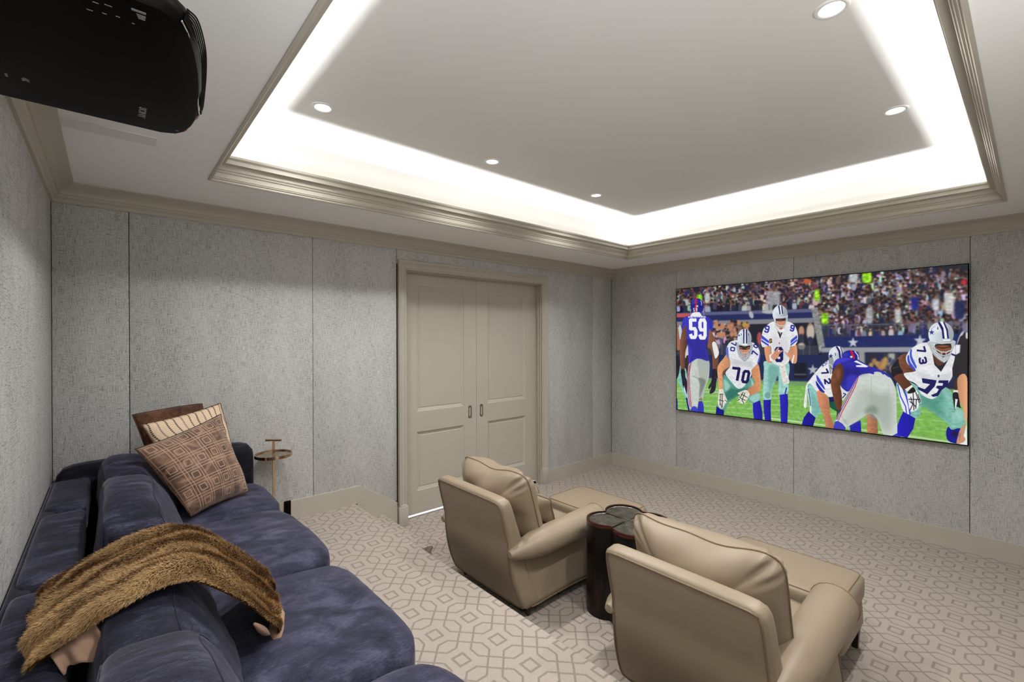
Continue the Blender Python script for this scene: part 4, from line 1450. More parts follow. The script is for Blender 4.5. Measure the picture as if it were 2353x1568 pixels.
# ------------------------------------------------------------------ the big screen and its picture (flat picture, traced as coloured shapes)
def screen_picture(PW=1150, PH=670):
    """paints the football scene into an array; shapes are given in several survey frames: (x0, y0, scale)"""
    FR = {0: (1500, 580, 2.7585), 1: (1543, 590, 7.467), 2: (1543, 780, 7.128), 3: (1780, 590, 7.467), 4: (1780, 780, 6.533), 5: (2000, 590, 7.468), 6: (2000, 780, 6.032)}
    src = np.array([(1554.8, 664.6), (2226.0, 607.2), (2224.0, 1022.5), (1553.8, 941.8)])
    dst = np.array([(0, 0), (PW, 0), (PW, PH), (0, PH)], float)
    A = []
    for (x, y), (u, v) in zip(src, dst):
        A.append([x, y, 1, 0, 0, 0, -u * x, -u * y, -u])
        A.append([0, 0, 0, x, y, 1, -v * x, -v * y, -v])
    Hm = np.linalg.svd(np.array(A))[2][-1].reshape(3, 3)
    def mp(fr, pts):
        x0, y0, s = FR[fr]
        p = np.array(pts, float) / s + (x0, y0)
        q = np.c_[p, np.ones(len(p))] @ Hm.T
        return q[:, :2] / q[:, 2:]
    img = np.zeros((PH, PW, 3), np.float32)
    img[:] = (26, 28, 40)
    rng = np.random.default_rng(11)
    def boxblur(a, r):
        for ax in (0, 1):
            pad = [(0, 0)] * a.ndim
            pad[ax] = (r + 1, r)
            c = np.cumsum(np.pad(a, pad, mode='edge'), axis=ax)
            n = a.shape[ax]
            a = (np.take(c, np.arange(2 * r + 1, 2 * r + 1 + n), ax) - np.take(c, np.arange(n), ax)) / (2 * r + 1)
        return a
    def cover(P, sub=2, pad=0):
        x0, y0 = np.floor(P.min(0)).astype(int) - 1 - pad
        x1, y1 = np.ceil(P.max(0)).astype(int) + 1 + pad
        x0, y0, x1, y1 = max(x0, 0), max(y0, 0), min(x1, PW), min(y1, PH)
        if x1 <= x0 or y1 <= y0:
            return None
        xs = np.arange((x1 - x0) * sub) / sub + x0 + 0.5 / sub
        ys = np.arange((y1 - y0) * sub) / sub + y0 + 0.5 / sub
        X, Y = np.meshgrid(xs, ys)
        ins = np.zeros(X.shape, bool)
        n = len(P)
        for i in range(n):
            ax, ay = P[i]
            bx, by = P[(i + 1) % n]
            if ay == by:
                continue
            c = (ay > Y) != (by > Y)
            ins ^= c & (X < (bx - ax) * (Y - ay) / (by - ay) + ax)
        m = ins.reshape(y1 - y0, sub, x1 - x0, sub).mean((1, 3))
        return x0, y0, x1, y1, m
    def smooth(P, k=4):
        n = len(P)
        out = []
        for i in range(n):
            a, b, c, d = P[i - 1], P[i], P[(i + 1) % n], P[(i + 2) % n]
            for j in range(k):
                t = j / k
                out.append(0.5 * (2 * b + (c - a) * t + (2 * a - 5 * b + 4 * c - d) * t * t + (3 * b - a - 3 * c + d) * t ** 3))
        return np.array(out)
    def fill(P, col, shade=0.0, tex=0.0, alpha=1.0, soft=0):
        r = cover(P, 2, soft * 2)
        if r is None:
            return
        x0, y0, x1, y1, m = r
        if soft:
            m = boxblur(boxblur(m, soft), soft)
        c = np.ones(m.shape + (3,), np.float32) * np.array(col, np.float32)
        if shade:   # printed roundness: lit from the upper left
            w_ = max(x1 - x0, 1)
            g = np.linspace(1 + shade, 1 - shade, w_)[None, :, None]
            c = c * g
        if tex:
            h, w_ = m.shape
            t = rng.normal(0, 1, (h // 5 + 2, w_ // 9 + 2))
            t = np.kron(t, np.ones((5, 9)))[:h, :w_]
            for ax_ in (0, 1):
                t = (np.roll(t, 1, ax_) + t + np.roll(t, -1, ax_) + np.roll(t, 2, ax_) + np.roll(t, -2, ax_)) / 5
            c = c * (1 + tex * t[..., None])
        m = (m * alpha)[..., None]
        img[y0:y1, x0:x1] = img[y0:y1, x0:x1] * (1 - m) + np.clip(c, 0, 255) * m
    def poly(fr, pts, col, sm=True, **kw):
        P = mp(fr, pts)
        fill(smooth(P) if sm and len(P) > 3 else P, col, **kw)
    def ell(fr, cx, cy, rx, ry, col, rot=0.0, **kw):
        c, s = math.cos(math.radians(rot)), math.sin(math.radians(rot))
        pts = [(cx + rx * math.cos(a) * c - ry * math.sin(a) * s, cy + rx * math.cos(a) * s + ry * math.sin(a) * c) for a in np.linspace(0, 2 * math.pi, 28, endpoint=False)]
        fill(mp(fr, pts), col, **kw)
    def line(fr, pts, wd, col, **kw):
        P = np.array(pts, float)
        for a, b in zip(P, P[1:]):
            d = b - a
            nn = np.array((-d[1], d[0])) / (np.linalg.norm(d) + 1e-9) * wd / 2
            e = d / (np.linalg.norm(d) + 1e-9) * wd * 0.25
            fill(mp(fr, [a - e + nn, b + e + nn, b + e - nn, a - e - nn]), col, **kw)
    GL = {'5': [(1, 1), (0, 1), (0, .5), (.8, .5), (1, .38), (1, .12), (.8, 0), (.2, 0), (0, .15)],
          '9': [(1, .45), (.2, .45), (0, .6), (0, .86), (.2, 1), (.8, 1), (1, .86), (1, .14), (.8, 0), (.2, 0), (0, .15)],
          '7': [(0, 1), (1, 1), (.35, 0)], '0': [(.2, 0), (0, .15), (0, .85), (.2, 1), (.8, 1), (1, .85), (1, .15), (.8, 0), (.2, 0)],
          '2': [(0, .85), (.2, 1), (.8, 1), (1, .85), (1, .65), (0, 0), (1, 0)],
          '3': [(0, .86), (.2, 1), (.8, 1), (1, .86), (1, .62), (.8, .5), (.4, .5), (.8, .5), (1, .38), (1, .14), (.8, 0), (.2, 0), (0, .15)],
          'K': [(0, 0), (0, 1), (0, .45), (1, 1), (.35, .6), (1, 0)], 'E': [(1, 0), (0, 0), (0, .5), (.8, .5), (0, .5), (0, 1), (1, 1)], 'N': [(0, 0), (0, 1), (1, 0), (1, 1)],
          'A': [(0, 0), (.5, 1), (1, 0), (.8, .4), (.2, .4)], 'R': [(0, 0), (0, 1), (.8, 1), (1, .85), (1, .6), (.8, .5), (0, .5), (.5, .5), (1, 0)],
          'D': [(0, 0), (0, 1), (.7, 1), (1, .8), (1, .2), (.7, 0), (0, 0)], 'J': [(0, .2), (.2, 0), (.8, 0), (1, .2), (1, 1)], 'C': [(1, .85), (.8, 1), (.2, 1), (0, .85), (0, .15), (.2, 0), (.8, 0), (1, .15)]}
    def glyph(fr, ch, cx, cy, gw, gh, wd, col, rot=0.0, skew=0.0):
        c, s = math.cos(math.radians(rot)), math.sin(math.radians(rot))
        pts = []
        for u, v in GL[ch]:
            x, y = (u - 0.5) * gw + skew * (v - 0.5) * gw, -(v - 0.5) * gh
            pts.append((cx + x * c - y * s, cy + x * s + y * c))
        line(fr, pts, wd, col)
    def star(fr, cx, cy, r, col, **kw):
        pts = []
        for i in range(10):
            a = -math.pi / 2 + math.pi * i / 5
            q = r if i % 2 == 0 else r * 0.40
            pts.append((cx + q * math.cos(a), cy + q * math.sin(a)))
        fill(mp(fr, pts), col, **kw)

    # ---- stands, crowd, boards (frame 0)
    SKIN = [(128, 90, 78), (104, 72, 64), (150, 108, 92), (84, 58, 54)]
    CLO = [(200, 202, 208), (214, 214, 216), (186, 188, 196), (150, 153, 166), (206, 206, 208), (40, 46, 74), (24, 27, 44), (44, 49, 74), (84, 87, 102), (22, 23, 34), (34, 46, 112), (96, 84, 88), (30, 34, 56), (116, 60, 64)]
    poly(0, [(140, 200), (2010, 60), (2010, 560), (1040, 560), (1040, 420), (140, 420)], (34, 36, 50), sm=False)
    def crowd(n, x0, x1, ytop, ybot, sc):
        rows = sorted(rng.random(n))
        for t in rows:
            x = x0 + (x1 - x0) * rng.random()
            y = ytop(x) + (ybot(x) - ytop(x)) * t
            s = sc * (0.75 + 0.5 * rng.random())
            cl = CLO[rng.integers(len(CLO))]
            cl = tuple(v * (0.75 + 0.35 * rng.random()) for v in cl)
            sk = SKIN[rng.integers(len(SKIN))]
            poly(0, [(x - s * .55, y + s * .1), (x + s * .55, y), (x + s * .62, y + s * 1.7), (x - s * .6, y + s * 1.7)], cl, soft=1, alpha=0.92)
            if rng.random() < 0.28:
                poly(0, [(x - s * .75, y - s * .8), (x - s * .5, y - s * .8), (x - s * .3, y + s * .5), (x - s * .6, y + s * .5)], sk, sm=False, soft=1)
            ell(0, x, y - s * .42, s * .36, s * .48, sk, soft=1)
            ell(0, x, y - s * .72, s * .36, s * .28, (40, 30, 30) if rng.random() < .6 else cl, soft=1)
    crowd(330, 130, 1050, lambda x: 232 - 0.075 * (x - 148), lambda x: 350 - 0.02 * (x - 148), 22)
    crowd(620, 1030, 2020, lambda x: 165 - 0.075 * (x - 1030), lambda x: 455 + 0.0 * x, 25)
    for cx, cy, rx, ry in ((297, 288, 17, 24), (1048, 268, 16, 34), (1365, 155, 28, 32), (1097, 418, 21, 34)):
        poly(0, [(cx - rx * .6, cy - ry), (cx + rx * .6, cy - ry), (cx + rx, cy - ry * .6), (cx + rx * .9, cy + ry), (cx - rx * .9, cy + ry), (cx - rx, cy - ry * .6)], (146, 214, 44), soft=2, tex=0.2)
        ell(0, cx, cy - ry - 9, 9, 11, (96, 66, 58), soft=2)
    ell(0, 985, 182, 24, 16, (196, 92, 50), soft=2)
    ell(0, 1978, 188, 18, 18, (190, 40, 50), soft=2)
    for cx, cy, rx, ry, c in ((1668, 320, 24, 38, (36, 44, 130)), (1885, 320, 30, 62, (206, 204, 200)), (1800, 330, 22, 34, (196, 200, 208)), (1950, 360, 34, 54, (34, 42, 84)), (348, 285, 16, 32, (186, 186, 184)),
                              (750, 285, 22, 42, (150, 150, 158)), (790, 285, 22, 40, (156, 156, 164)), (1280, 160, 28, 24, (186, 188, 194)), (1560, 400, 18, 40, (200, 198, 196)), (1380, 400, 22, 46, (170, 172, 176))):
        poly(0, [(cx - rx * .7, cy - ry), (cx + rx * .7, cy - ry), (cx + rx, cy - ry * .5), (cx + rx * .8, cy + ry), (cx - rx * .8, cy + ry), (cx - rx, cy - ry * .5)], c, soft=3, tex=0.1)
        ell(0, cx, cy - ry - 9, 9, 12, (140, 100, 84), soft=2)
    # right stand base rail, blue boards
    poly(0, [(1060, 455), (2000, 440), (2000, 520), (1080, 545)], (62, 66, 84), sm=False, alpha=0.55)
    crowd(46, 1110, 1960, lambda x: 470, lambda x: 500, 20)
    for x in range(1120, 2000, 46):
        line(0, [(x, 452), (x, 530)], 4, (120, 124, 136), alpha=0.6)
    line(0, [(1080, 462), (2000, 446)], 5, (120, 124, 140), alpha=0.7)
    poly(0, [(1085, 538), (2006, 512), (2006, 596), (1090, 602)], (34, 44, 98), sm=False, tex=0.05)
    star(0, 1276, 572, 36, (196, 200, 208), soft=1)
    star(0, 1700, 560, 42, (196, 200, 208), soft=1)
    # left ledge
    poly(0, [(140, 384), (1030, 356), (1035, 432), (140, 442)], (36, 44, 92), sm=False)
    poly(0, [(140, 384), (1030, 356), (1030, 378), (140, 404)], (92, 94, 132), sm=False, soft=1)
    poly(0, [(140, 388), (236, 386), (236, 410), (140, 412)], (196, 84, 88), sm=False)
    poly(0, [(140, 440), (1025, 414), (1025, 446), (140, 470)], (128, 130, 138), sm=False, soft=1)
    ell(0, 628, 395, 14, 24, (176, 178, 186), soft=1, rot=-20)
    ell(0, 745, 376, 50, 13, (176, 178, 182), soft=2)
    poly(0, [(140, 468), (1030, 444), (1040, 660), (140, 650)], (32, 33, 46), sm=False)
    crowd(60, 385, 610, lambda x: 450, lambda x: 560, 26)
    for _ in range(26):
        ell(0, 400 + 210 * rng.random(), 440 + 90 * rng.random(), 12, 16, (190, 132, 100), soft=2)
    ell(0, 585, 458, 16, 18, (190, 150, 70), soft=2)
    for cx, cy, rx, ry, c in ((680, 545, 16, 40, (170, 80, 84)), (948, 500, 18, 34, (190, 140, 110)), (948, 545, 16, 30, (50, 54, 80)), (1006, 505, 26, 54, (196, 182, 166)), (1004, 455, 9, 12, (180, 130, 100)), (1004, 560, 20, 26, (40, 44, 70)), (948, 595, 24, 22, (196, 180, 160))):
        ell(0, cx, cy, rx, ry, c, soft=2)
    poly(0, [(140, 580), (1050, 590), (1060, 660), (140, 660)], (70, 74, 92), sm=False, alpha=0.6)
    for x in range(400, 1040, 40):
        line(0, [(x, 560), (x, 660)], 5, (130, 134, 140), alpha=0.45)
    poly(0, [(140, 650), (1100, 650), (1100, 840), (140, 820)], (34, 42, 84), sm=False)
    poly(0, [(1010, 352), (1052, 350), (1075, 470), (1098, 600), (1062, 640), (1040, 520)], (138, 140, 138), sm=False, tex=0.12, soft=1)
    star(0, 1020, 745, 36, (178, 180, 184), soft=1)
    poly(0, [(1075, 600), (2006, 596), (2006, 860), (1075, 840)], (36, 42, 74), sm=False)
    poly(0, [(1075, 604), (2006, 596), (2006, 630), (1075, 634)], (150, 152, 162), sm=False, soft=1)
    for x0, x1, y0, y1, c in ((1240, 1310, 630, 760, (70, 70, 78)), (1370, 1420, 640, 720, (46, 44, 52)), (1470, 1560, 640, 720, (60, 56, 60)), (1310, 1350, 625, 720, (150, 152, 150)), (1500, 1540, 640, 740, (170, 170, 164)), (1430, 1500, 700, 740, (170, 130, 70)), (900, 980, 700, 800, (26, 28, 40))):
        poly(0, [(x0, y0), (x1, y0), (x1, y1), (x0, y1)], c, sm=False, soft=2)
    for _ in range(24):
        ell(0, 1380 + 180 * rng.random(), 680 + 90 * rng.random(), 13, 18, [(170, 120, 90), (60, 64, 96), (180, 150, 80)][rng.integers(3)], soft=2)
    line(0, [(905, 775), (975, 775)], 10, (120, 124, 136), alpha=0.6)
    # ---- field
    poly(0, [(140, 790), (700, 815), (1000, 822), (1600, 856), (2010, 872), (2010, 1240), (140, 1020)], (126, 184, 86), sm=False, tex=0.06)
    poly(0, [(140, 790), (1000, 820), (2010, 870), (2010, 900), (1000, 850), (140, 812)], (112, 150, 104), sm=False, soft=2, alpha=0.8)
    for y0, y1 in ((940, 975), (965, 1012), (992, 1052), (905, 930), (885, 905), (866, 880)):
        for x in np.arange(150, 2000, 16):
            if rng.random() < 0.62:
                t = (x - 150) / 1850
                yy = y0 + (y1 - y0) * t * 2.4 + 6 * math.sin(x * .01) * 0
                line(0, [(x, yy), (x + 20, yy + (y1 - y0) * 2.4 * 20 / 1850)], 5, (206, 224, 190), alpha=0.55)
    line(0, [(640, 1042), (1460, 1142), (2000, 1216)], 7, (226, 234, 216), alpha=0.9)
    line(0, [(150, 880), (240, 888), (520, 890)], 9, (190, 200, 190), alpha=0.7)

    bg = img.copy()          # the background is out of focus in the picture
    for ch in range(3):
        bg[..., ch] = boxblur(boxblur(bg[..., ch], 2), 1)
    img[:] = bg
    BLUE, NAVY, ROY = (46, 46, 170), (24, 22, 92), (34, 30, 158)
    WHT, SIL = (226, 227, 229), (196, 204, 212)
    # ---- player half out of frame at the left edge
    ell(1, 140, 1300, 38, 125, SIL)
    poly(2, [(215, 230), (270, 60), (285, 290), (215, 310)], (206, 208, 210), sm=False)
    poly(2, [(235, 290), (285, 280), (290, 480), (250, 600), (236, 470)], (66, 42, 34))
    poly(2, [(130, 440), (225, 480), (262, 700), (262, 960), (226, 972), (150, 800), (88, 650)], (132, 196, 186), tex=0.06)
    poly(2, [(226, 968), (262, 966), (292, 1180), (268, 1180)], (28, 26, 140), sm=False)
    poly(2, [(66, 940), (90, 990), (94, 1160), (66, 1160)], (34, 36, 160), sm=False)
    poly(1, [(80, 1110), (100, 1160), (128, 1340), (148, 1568), (80, 1568)], (164, 110, 84), shade=-0.15)
    poly(2, [(66, 290), (125, 300), (132, 440), (110, 590), (66, 640)], (34, 32, 38), tex=0.2)
    # ---- number 59, seen from behind
    poly(1, [(245, 1180), (190, 1240), (158, 1380), (136, 1568), (250, 1568), (262, 1380)], (120, 78, 60), shade=0.2)
    poly(2, [(138, 60), (130, 200), (150, 512), (210, 512), (222, 240), (250, 80), (240, 20)], (112, 72, 56), shade=0.3)
    poly(1, [(655, 1240), (705, 1310), (762, 1450), (790, 1568), (630, 1568), (630, 1400)], (130, 86, 66), shade=0.15)
    poly(2, [(600, 40), (640, 150), (670, 260), (680, 508), (752, 508), (778, 240), (740, 60), (680, 10)], (124, 82, 62), shade=0.2)
    poly(2, [(668, 68), (724, 48), (776, 190), (770, 262), (725, 318), (702, 262)], (232, 232, 232))
    poly(2, [(148, 505), (212, 505), (222, 620), (252, 700), (248, 900), (232, 880), (186, 790), (162, 650)], (34, 32, 44), tex=0.2)
    poly(2, [(678, 500), (750, 505), (742, 650), (718, 830), (668, 890), (622, 884), (652, 780), (616, 822), (606, 785), (656, 680)], (38, 34, 48), tex=0.2)
    poly(2, [(200, 760), (248, 930), (236, 940), (196, 820)], (220, 220, 220), sm=False)
    poly(2, [(285, 400), (345, 330), (420, 318), (540, 328), (612, 352), (622, 500), (608, 640), (560, 780), (532, 880), (502, 1005), (440, 1022), (424, 1110), (370, 1110), (312, 1150), (284, 1120), (256, 950), (258, 600), (270, 480)], (200, 206, 200), tex=0.03)
    poly(2, [(430, 330), (612, 360), (618, 520), (556, 780), (500, 970), (446, 990), (462, 700), (440, 520)], (168, 176, 168), soft=3, alpha=0.8)
    poly(2, [(440, 640), (560, 680), (500, 860), (452, 960), (464, 760)], (112, 122, 112), soft=3, alpha=0.8)
    line(2, [(345, 604), (460, 660)], 8, (110, 116, 110), alpha=0.8)
    line(2, [(318, 380), (286, 560), (292, 800), (320, 1120)], 12, (196, 62, 66))
    line(2, [(300, 410), (272, 600), (276, 860), (304, 1120)], 10, (110, 130, 176))
    line(2, [(288, 430), (262, 620), (264, 860), (290, 1100)], 9, (190, 70, 72))
    poly(2, [(300, 1180), (330, 1120), (372, 1105), (408, 1130), (424, 1195), (300, 1185)], (66, 66, 196))
    poly(2, [(440, 1022), (500, 1020), (526, 1100), (528, 1215), (412, 1200)], (52, 54, 178), sm=False)
    poly(2, [(445, 980), (500, 960), (498, 1010), (445, 1010)], (150, 120, 100), sm=False)
    b59 = np.vstack([mp(1, [(290, 1012), (370, 990), (500, 1000), (590, 1020), (685, 1075), (712, 1150), (704, 1275), (655, 1235), (636, 1400)]),
                     mp(2, [(596, 20), (566, 140), (612, 350), (480, 322), (400, 324), (290, 402), (274, 390), (270, 150), (246, 0)]), mp(1, [(262, 1400), (246, 1175), (186, 1250), (174, 1170), (190, 1090), (235, 1030)])])
    fill(smooth(b59), (62, 60, 190), tex=0.05)
    poly(2, [(250, 0), (590, 0), (560, 150), (600, 340), (480, 318), (400, 318), (300, 380), (330, 200)], (44, 40, 140), soft=4, alpha=0.75, tex=0.08)
    poly(1, [(600, 1040), (690, 1080), (708, 1160), (700, 1270), (640, 1200)], (48, 48, 160), soft=3, alpha=0.7)
    glyph(1, '5', 372, 1235, 88, 300, 58, (244, 244, 246))
    glyph(1, '9', 534, 1240, 88, 310, 58, (244, 244, 246))
    for i, ch in enumerate('KENNARD'):
        glyph(1, ch, 306 + i * 44, 1024 + 10 * abs(i - 3) / 3, 28, 26, 9, (238, 238, 242))
    ell(1, 443, 850, 112, 142, (36, 40, 150), tex=0.05)
    ell(1, 410, 790, 50, 66, (70, 80, 200), soft=6, alpha=0.7)
    poly(1, [(335, 830), (440, 790), (545, 840), (548, 930), (335, 930)], (30, 34, 124), soft=3, alpha=0.6)
    poly(1, [(415, 706), (442, 706), (426, 940), (402, 940)], (226, 20, 24), sm=False)
    line(1, [(336, 860), (380, 820), (470, 825), (540, 870)], 7, (20, 22, 80))
    glyph(1, '5', 388, 908, 16, 54, 9, (240, 240, 240)); glyph(1, '9', 432, 904, 16, 54, 9, (240, 240, 240))
    poly(1, [(425, 825), (462, 828), (460, 862), (425, 862)], (200, 190, 190), sm=False)
    line(1, [(504, 750), (520, 790), (516, 830)], 8, (230, 230, 240))
    line(1, [(332, 900), (326, 1000)], 6, (190, 190, 200)); line(1, [(556, 880), (562, 1000)], 6, (190, 190, 200))
    poly(1, [(330, 1004), (372, 956), (478, 950), (514, 1000), (514, 1022), (330, 1022)], (240, 240, 240))
    # ---- number 70, crouching
    poly(2, [(868, 580), (1000, 720), (1080, 800), (1160, 800), (1320, 620), (1370, 740), (1440, 870), (1458, 1000), (1340, 1058), (1250, 985), (1180, 900), (1080, 930), (1000, 990), (930, 1060), (880, 1175), (790, 1150), (748, 1090), (770, 980), (850, 840), (842, 700)], (92, 158, 142), tex=0.06)
    poly(2, [(900, 800), (1060, 820), (1200, 800), (1290, 840), (1160, 900), (1000, 980), (900, 1000)], (40, 104, 86), soft=6, alpha=0.75)
    poly(2, [(860, 660), (940, 720), (960, 800), (880, 860)], (168, 212, 200), soft=4, alpha=0.8)
    poly(2, [(1280, 960), (1440, 880), (1450, 990), (1350, 1040)], (170, 214, 206), soft=3, alpha=0.8)
    poly(2, [(1310, 640), (1350, 720), (1370, 820), (1330, 800)], (190, 220, 214), soft=2, alpha=0.8)
    poly(2, [(738, 1100), (800, 1150), (862, 1170), (856, 1260), (722, 1240)], (24, 20, 134), sm=False)
    poly(2, [(1338, 1056), (1458, 1004), (1496, 1200), (1498, 1330), (1354, 1310), (1340, 1180)], (34, 30, 170), sm=False, shade=0.15)
    poly(2, [(930, 230), (850, 320), (772, 420), (752, 520), (768, 690), (780, 835), (844, 825), (842, 640), (850, 530), (930, 470), (980, 420)], (212, 150, 108), shade=0.12, tex=0.04)
    poly(2, [(840, 540), (925, 470), (975, 430), (930, 520), (850, 600)], (140, 88, 60), soft=3, alpha=0.6)
    poly(2, [(1420, 400), (1462, 560), (1470, 780), (1430, 870), (1350, 900), (1285, 930), (1236, 842), (1370, 720), (1330, 620), (1322, 500)], (204, 140, 98), shade=-0.1, tex=0.04)
    poly(2, [(1090, 10), (970, 40), (910, 130), (900, 220), (955, 320), (968, 430), (940, 480), (888, 570), (1000, 720), (1080, 804), (1160, 804), (1250, 700), (1316, 590), (1322, 500), (1420, 400), (1456, 330), (1452, 200), (1400, 90), (1320, 45), (1200, 20)], (228, 229, 232), tex=0.035)
    poly(2, [(1020, 330), (1120, 360), (1250, 350), (1330, 400), (1300, 480), (1180, 430), (1040, 440), (980, 380)], (186, 188, 194), soft=6, alpha=0.6)
    line(2, [(960, 320), (1100, 350)], 8, (180, 180, 188), alpha=0.8); line(2, [(1290, 350), (1320, 430)], 8, (180, 180, 188), alpha=0.8)
    line(2, [(985, 720), (1010, 690)], 8, (190, 190, 196)); line(2, [(1180, 440), (1180, 540)], 6, (190, 190, 196), alpha=0.8)
    poly(2, [(905, 150), (930, 130), (940, 240), (945, 320), (900, 240)], (92, 112, 216))
    poly(2, [(1452, 220), (1456, 340), (1426, 400), (1416, 378), (1440, 300)], (76, 96, 208))
    glyph(2, '7', 1024, 72, 46, 78, 19, (36, 32, 128), rot=97); glyph(2, '0', 1008, 160, 54, 62, 19, (36, 32, 128), rot=97)
    glyph(2, '7', 1378, 232, 56, 96, 22, (36, 32, 128), rot=-70); glyph(2, '0', 1388, 110, 42, 60, 19, (36, 32, 128), rot=-60)
    glyph(2, '7', 1080, 575, 104, 190, 46, (26, 22, 82), rot=6, skew=-0.5); glyph(2, '0', 1222, 615, 84, 178, 46, (26, 22, 82), rot=8, skew=0.12)
    hel = lambda fr, cx, cy, rx, ry, rot=0: (ell(fr, cx, cy, rx, ry, SIL, rot=rot, shade=0.16), ell(fr, cx - rx * .3, cy - ry * .45, rx * .36, ry * .28, (240, 244, 248), soft=6, alpha=0.8), ell(fr, cx + rx * .62, cy + ry * .1, rx * .26, ry * .6, (140, 150, 162), soft=7, alpha=0.55))
    poly(2, [(1085, 50), (1325, 50), (1316, 240), (1230, 352), (1178, 352), (1098, 250)], (176, 182, 188))
    hel(1, 1262, 1400, 122, 165)
    poly(1, [(1238, 1244), (1262, 1242), (1258, 1490), (1240, 1490)], NAVY, sm=False); poly(1, [(1284, 1242), (1306, 1250), (1306, 1490), (1288, 1490)], NAVY, sm=False)
    poly(1, [(1264, 1240), (1282, 1240), (1285, 1490), (1260, 1490)], (240, 240, 242), sm=False)
    star(1, 1168, 1350, 26, (60, 70, 120)); line(1, [(1206, 1320), (1208, 1352)], 9, (30, 30, 40)); line(1, [(1332, 1320), (1334, 1352)], 9, (30, 30, 40))
    poly(2, [(1112, 100), (1300, 100), (1288, 210), (1240, 270), (1170, 270), (1128, 200)], (58, 46, 44), sm=False)
    poly(2, [(1130, 130), (1200, 165), (1280, 132), (1276, 200), (1230, 280), (1180, 282), (1140, 200)], (206, 136, 104))
    line(2, [(1130, 150), (1190, 165), (1230, 165), (1280, 150)], 14, (70, 44, 40))
    ell(2, 1210, 262, 22, 20, (176, 70, 66))
    for pts in ([(1095, 90), (1110, 190), (1170, 300), (1200, 350), (1250, 300), (1300, 200), (1318, 90)], [(1100, 150), (1160, 225), (1250, 225), (1310, 150)], [(1120, 210), (1180, 262), (1240, 262), (1300, 205)], [(1150, 280), (1210, 300), (1270, 280)], [(1206, 220), (1208, 350)], [(1100, 80), (1210, 110), (1316, 84)]):
        line(2, pts, 12, (202, 206, 210)); line(2, [(x + 3, y + 9) for x, y in pts], 5, (80, 84, 92), alpha=0.7)
    poly(2, [(1168, 72), (1252, 72), (1250, 98), (1170, 98)], (236, 238, 240), sm=False)
    for gp in ([(780, 830), (844, 825), (870, 900), (916, 1020), (880, 1060), (850, 1130), (795, 1140), (756, 1040), (770, 920)], [(1086, 890), (1160, 850), (1232, 835), (1284, 890), (1270, 950), (1200, 1055), (1170, 1062), (1110, 1030), (1082, 1020), (1126, 925)]):
        poly(2, gp, (226, 222, 206), tex=0.05)
    for a in ([(790, 905), (850, 905)], [(800, 910), (796, 1090)], [(830, 910), (836, 1120)], [(780, 1000), (860, 1020)], [(812, 1060), (820, 1130)], [(880, 1000), (910, 1030)], [(1140, 900), (1250, 960)], [(1210, 880), (1160, 1000)], [(1180, 870), (1130, 960)], [(1120, 960), (1220, 1010)], [(1160, 1000), (1190, 1060)], [(1090, 1010), (1120, 985)]):
        line(2, a, 11, (38, 36, 40))
    # ---- number 9, hands up
    poly(0, [(712, 690), (800, 706), (862, 698), (872, 740), (866, 790), (858, 902), (803, 906), (802, 830), (796, 780), (776, 830), (756, 880), (752, 936), (704, 938), (704, 830), (708, 740)], (158, 208, 202), tex=0.05)
    poly(0, [(740, 720), (800, 730), (800, 790), (770, 830), (745, 900), (735, 820)], (106, 160, 150), soft=4, alpha=0.7)
    ell(0, 732, 908, 18, 22, (116, 166, 158), soft=1)
    poly(0, [(704, 938), (752, 936), (750, 1000), (753, 1074), (714, 1070), (706, 1010)], (34, 30, 164), sm=False, shade=0.15)
    poly(0, [(808, 905), (858, 898), (862, 960), (856, 1088), (815, 1082), (812, 980)], (38, 34, 176), sm=False, shade=0.15)
    line(0, [(852, 860), (842, 900)], 8, (50, 60, 170)); 
    poly(0, [(712, 596), (750, 596), (756, 640), (792, 650), (784, 680), (745, 702), (722, 682)], (206, 144, 104), shade=0.12)
    poly(0, [(880, 600), (916, 588), (918, 690), (894, 704), (862, 664), (872, 630)], (206, 144, 104), shade=-0.12)
    poly(0, [(778, 440), (735, 456), (704, 490), (690, 560), (694, 590), (706, 602), (750, 594), (756, 640), (756, 690), (800, 716), (862, 702), (874, 640), (876, 600), (908, 588), (926, 545), (918, 490), (894, 452), (846, 440), (812, 500)], (230, 231, 233), tex=0.03)
    poly(0, [(770, 520), (812, 560), (850, 520), (866, 620), (850, 690), (780, 690), (764, 620)], (206, 208, 212), soft=5, alpha=0.6)
    poly(0, [(695, 524), (742, 562), (742, 578), (692, 546)], (62, 80, 200), sm=False); poly(0, [(692, 552), (740, 584), (740, 598), (692, 566)], (62, 80, 200), sm=False)
    poly(0, [(880, 556), (920, 524), (922, 542), (878, 578)], (62, 80, 200), sm=False); poly(0, [(878, 582), (922, 548), (922, 560), (878, 594)], (62, 80, 200), sm=False)
    poly(0, [(780, 452), (796, 470), (812, 520), (828, 470), (848, 450), (812, 548)], (40, 44, 62), sm=False)
    poly(0, [(790, 470), (834, 466), (814, 524)], (196, 132, 96), sm=False)
    glyph(0, '9', 728, 486, 22, 38, 9, (44, 50, 160), rot=14); glyph(0, '9', 890, 480, 20, 34, 9, (44, 50, 160), rot=14)
    poly(0, [(742, 550), (758, 545), (762, 572), (746, 578)], (70, 52, 24), sm=False); ell(0, 752, 561, 6, 8, (180, 140, 50))
    ell(0, 807, 576, 4, 6, (180, 90, 90))
    glyph(0, '9', 804, 648, 36, 78, 19, NAVY)
    poly(0, [(746, 690), (742, 650), (756, 646), (762, 688)], (238, 238, 238), sm=False); poly(0, [(893, 706), (904, 650), (890, 652), (884, 700)], (238, 238, 238), sm=False)
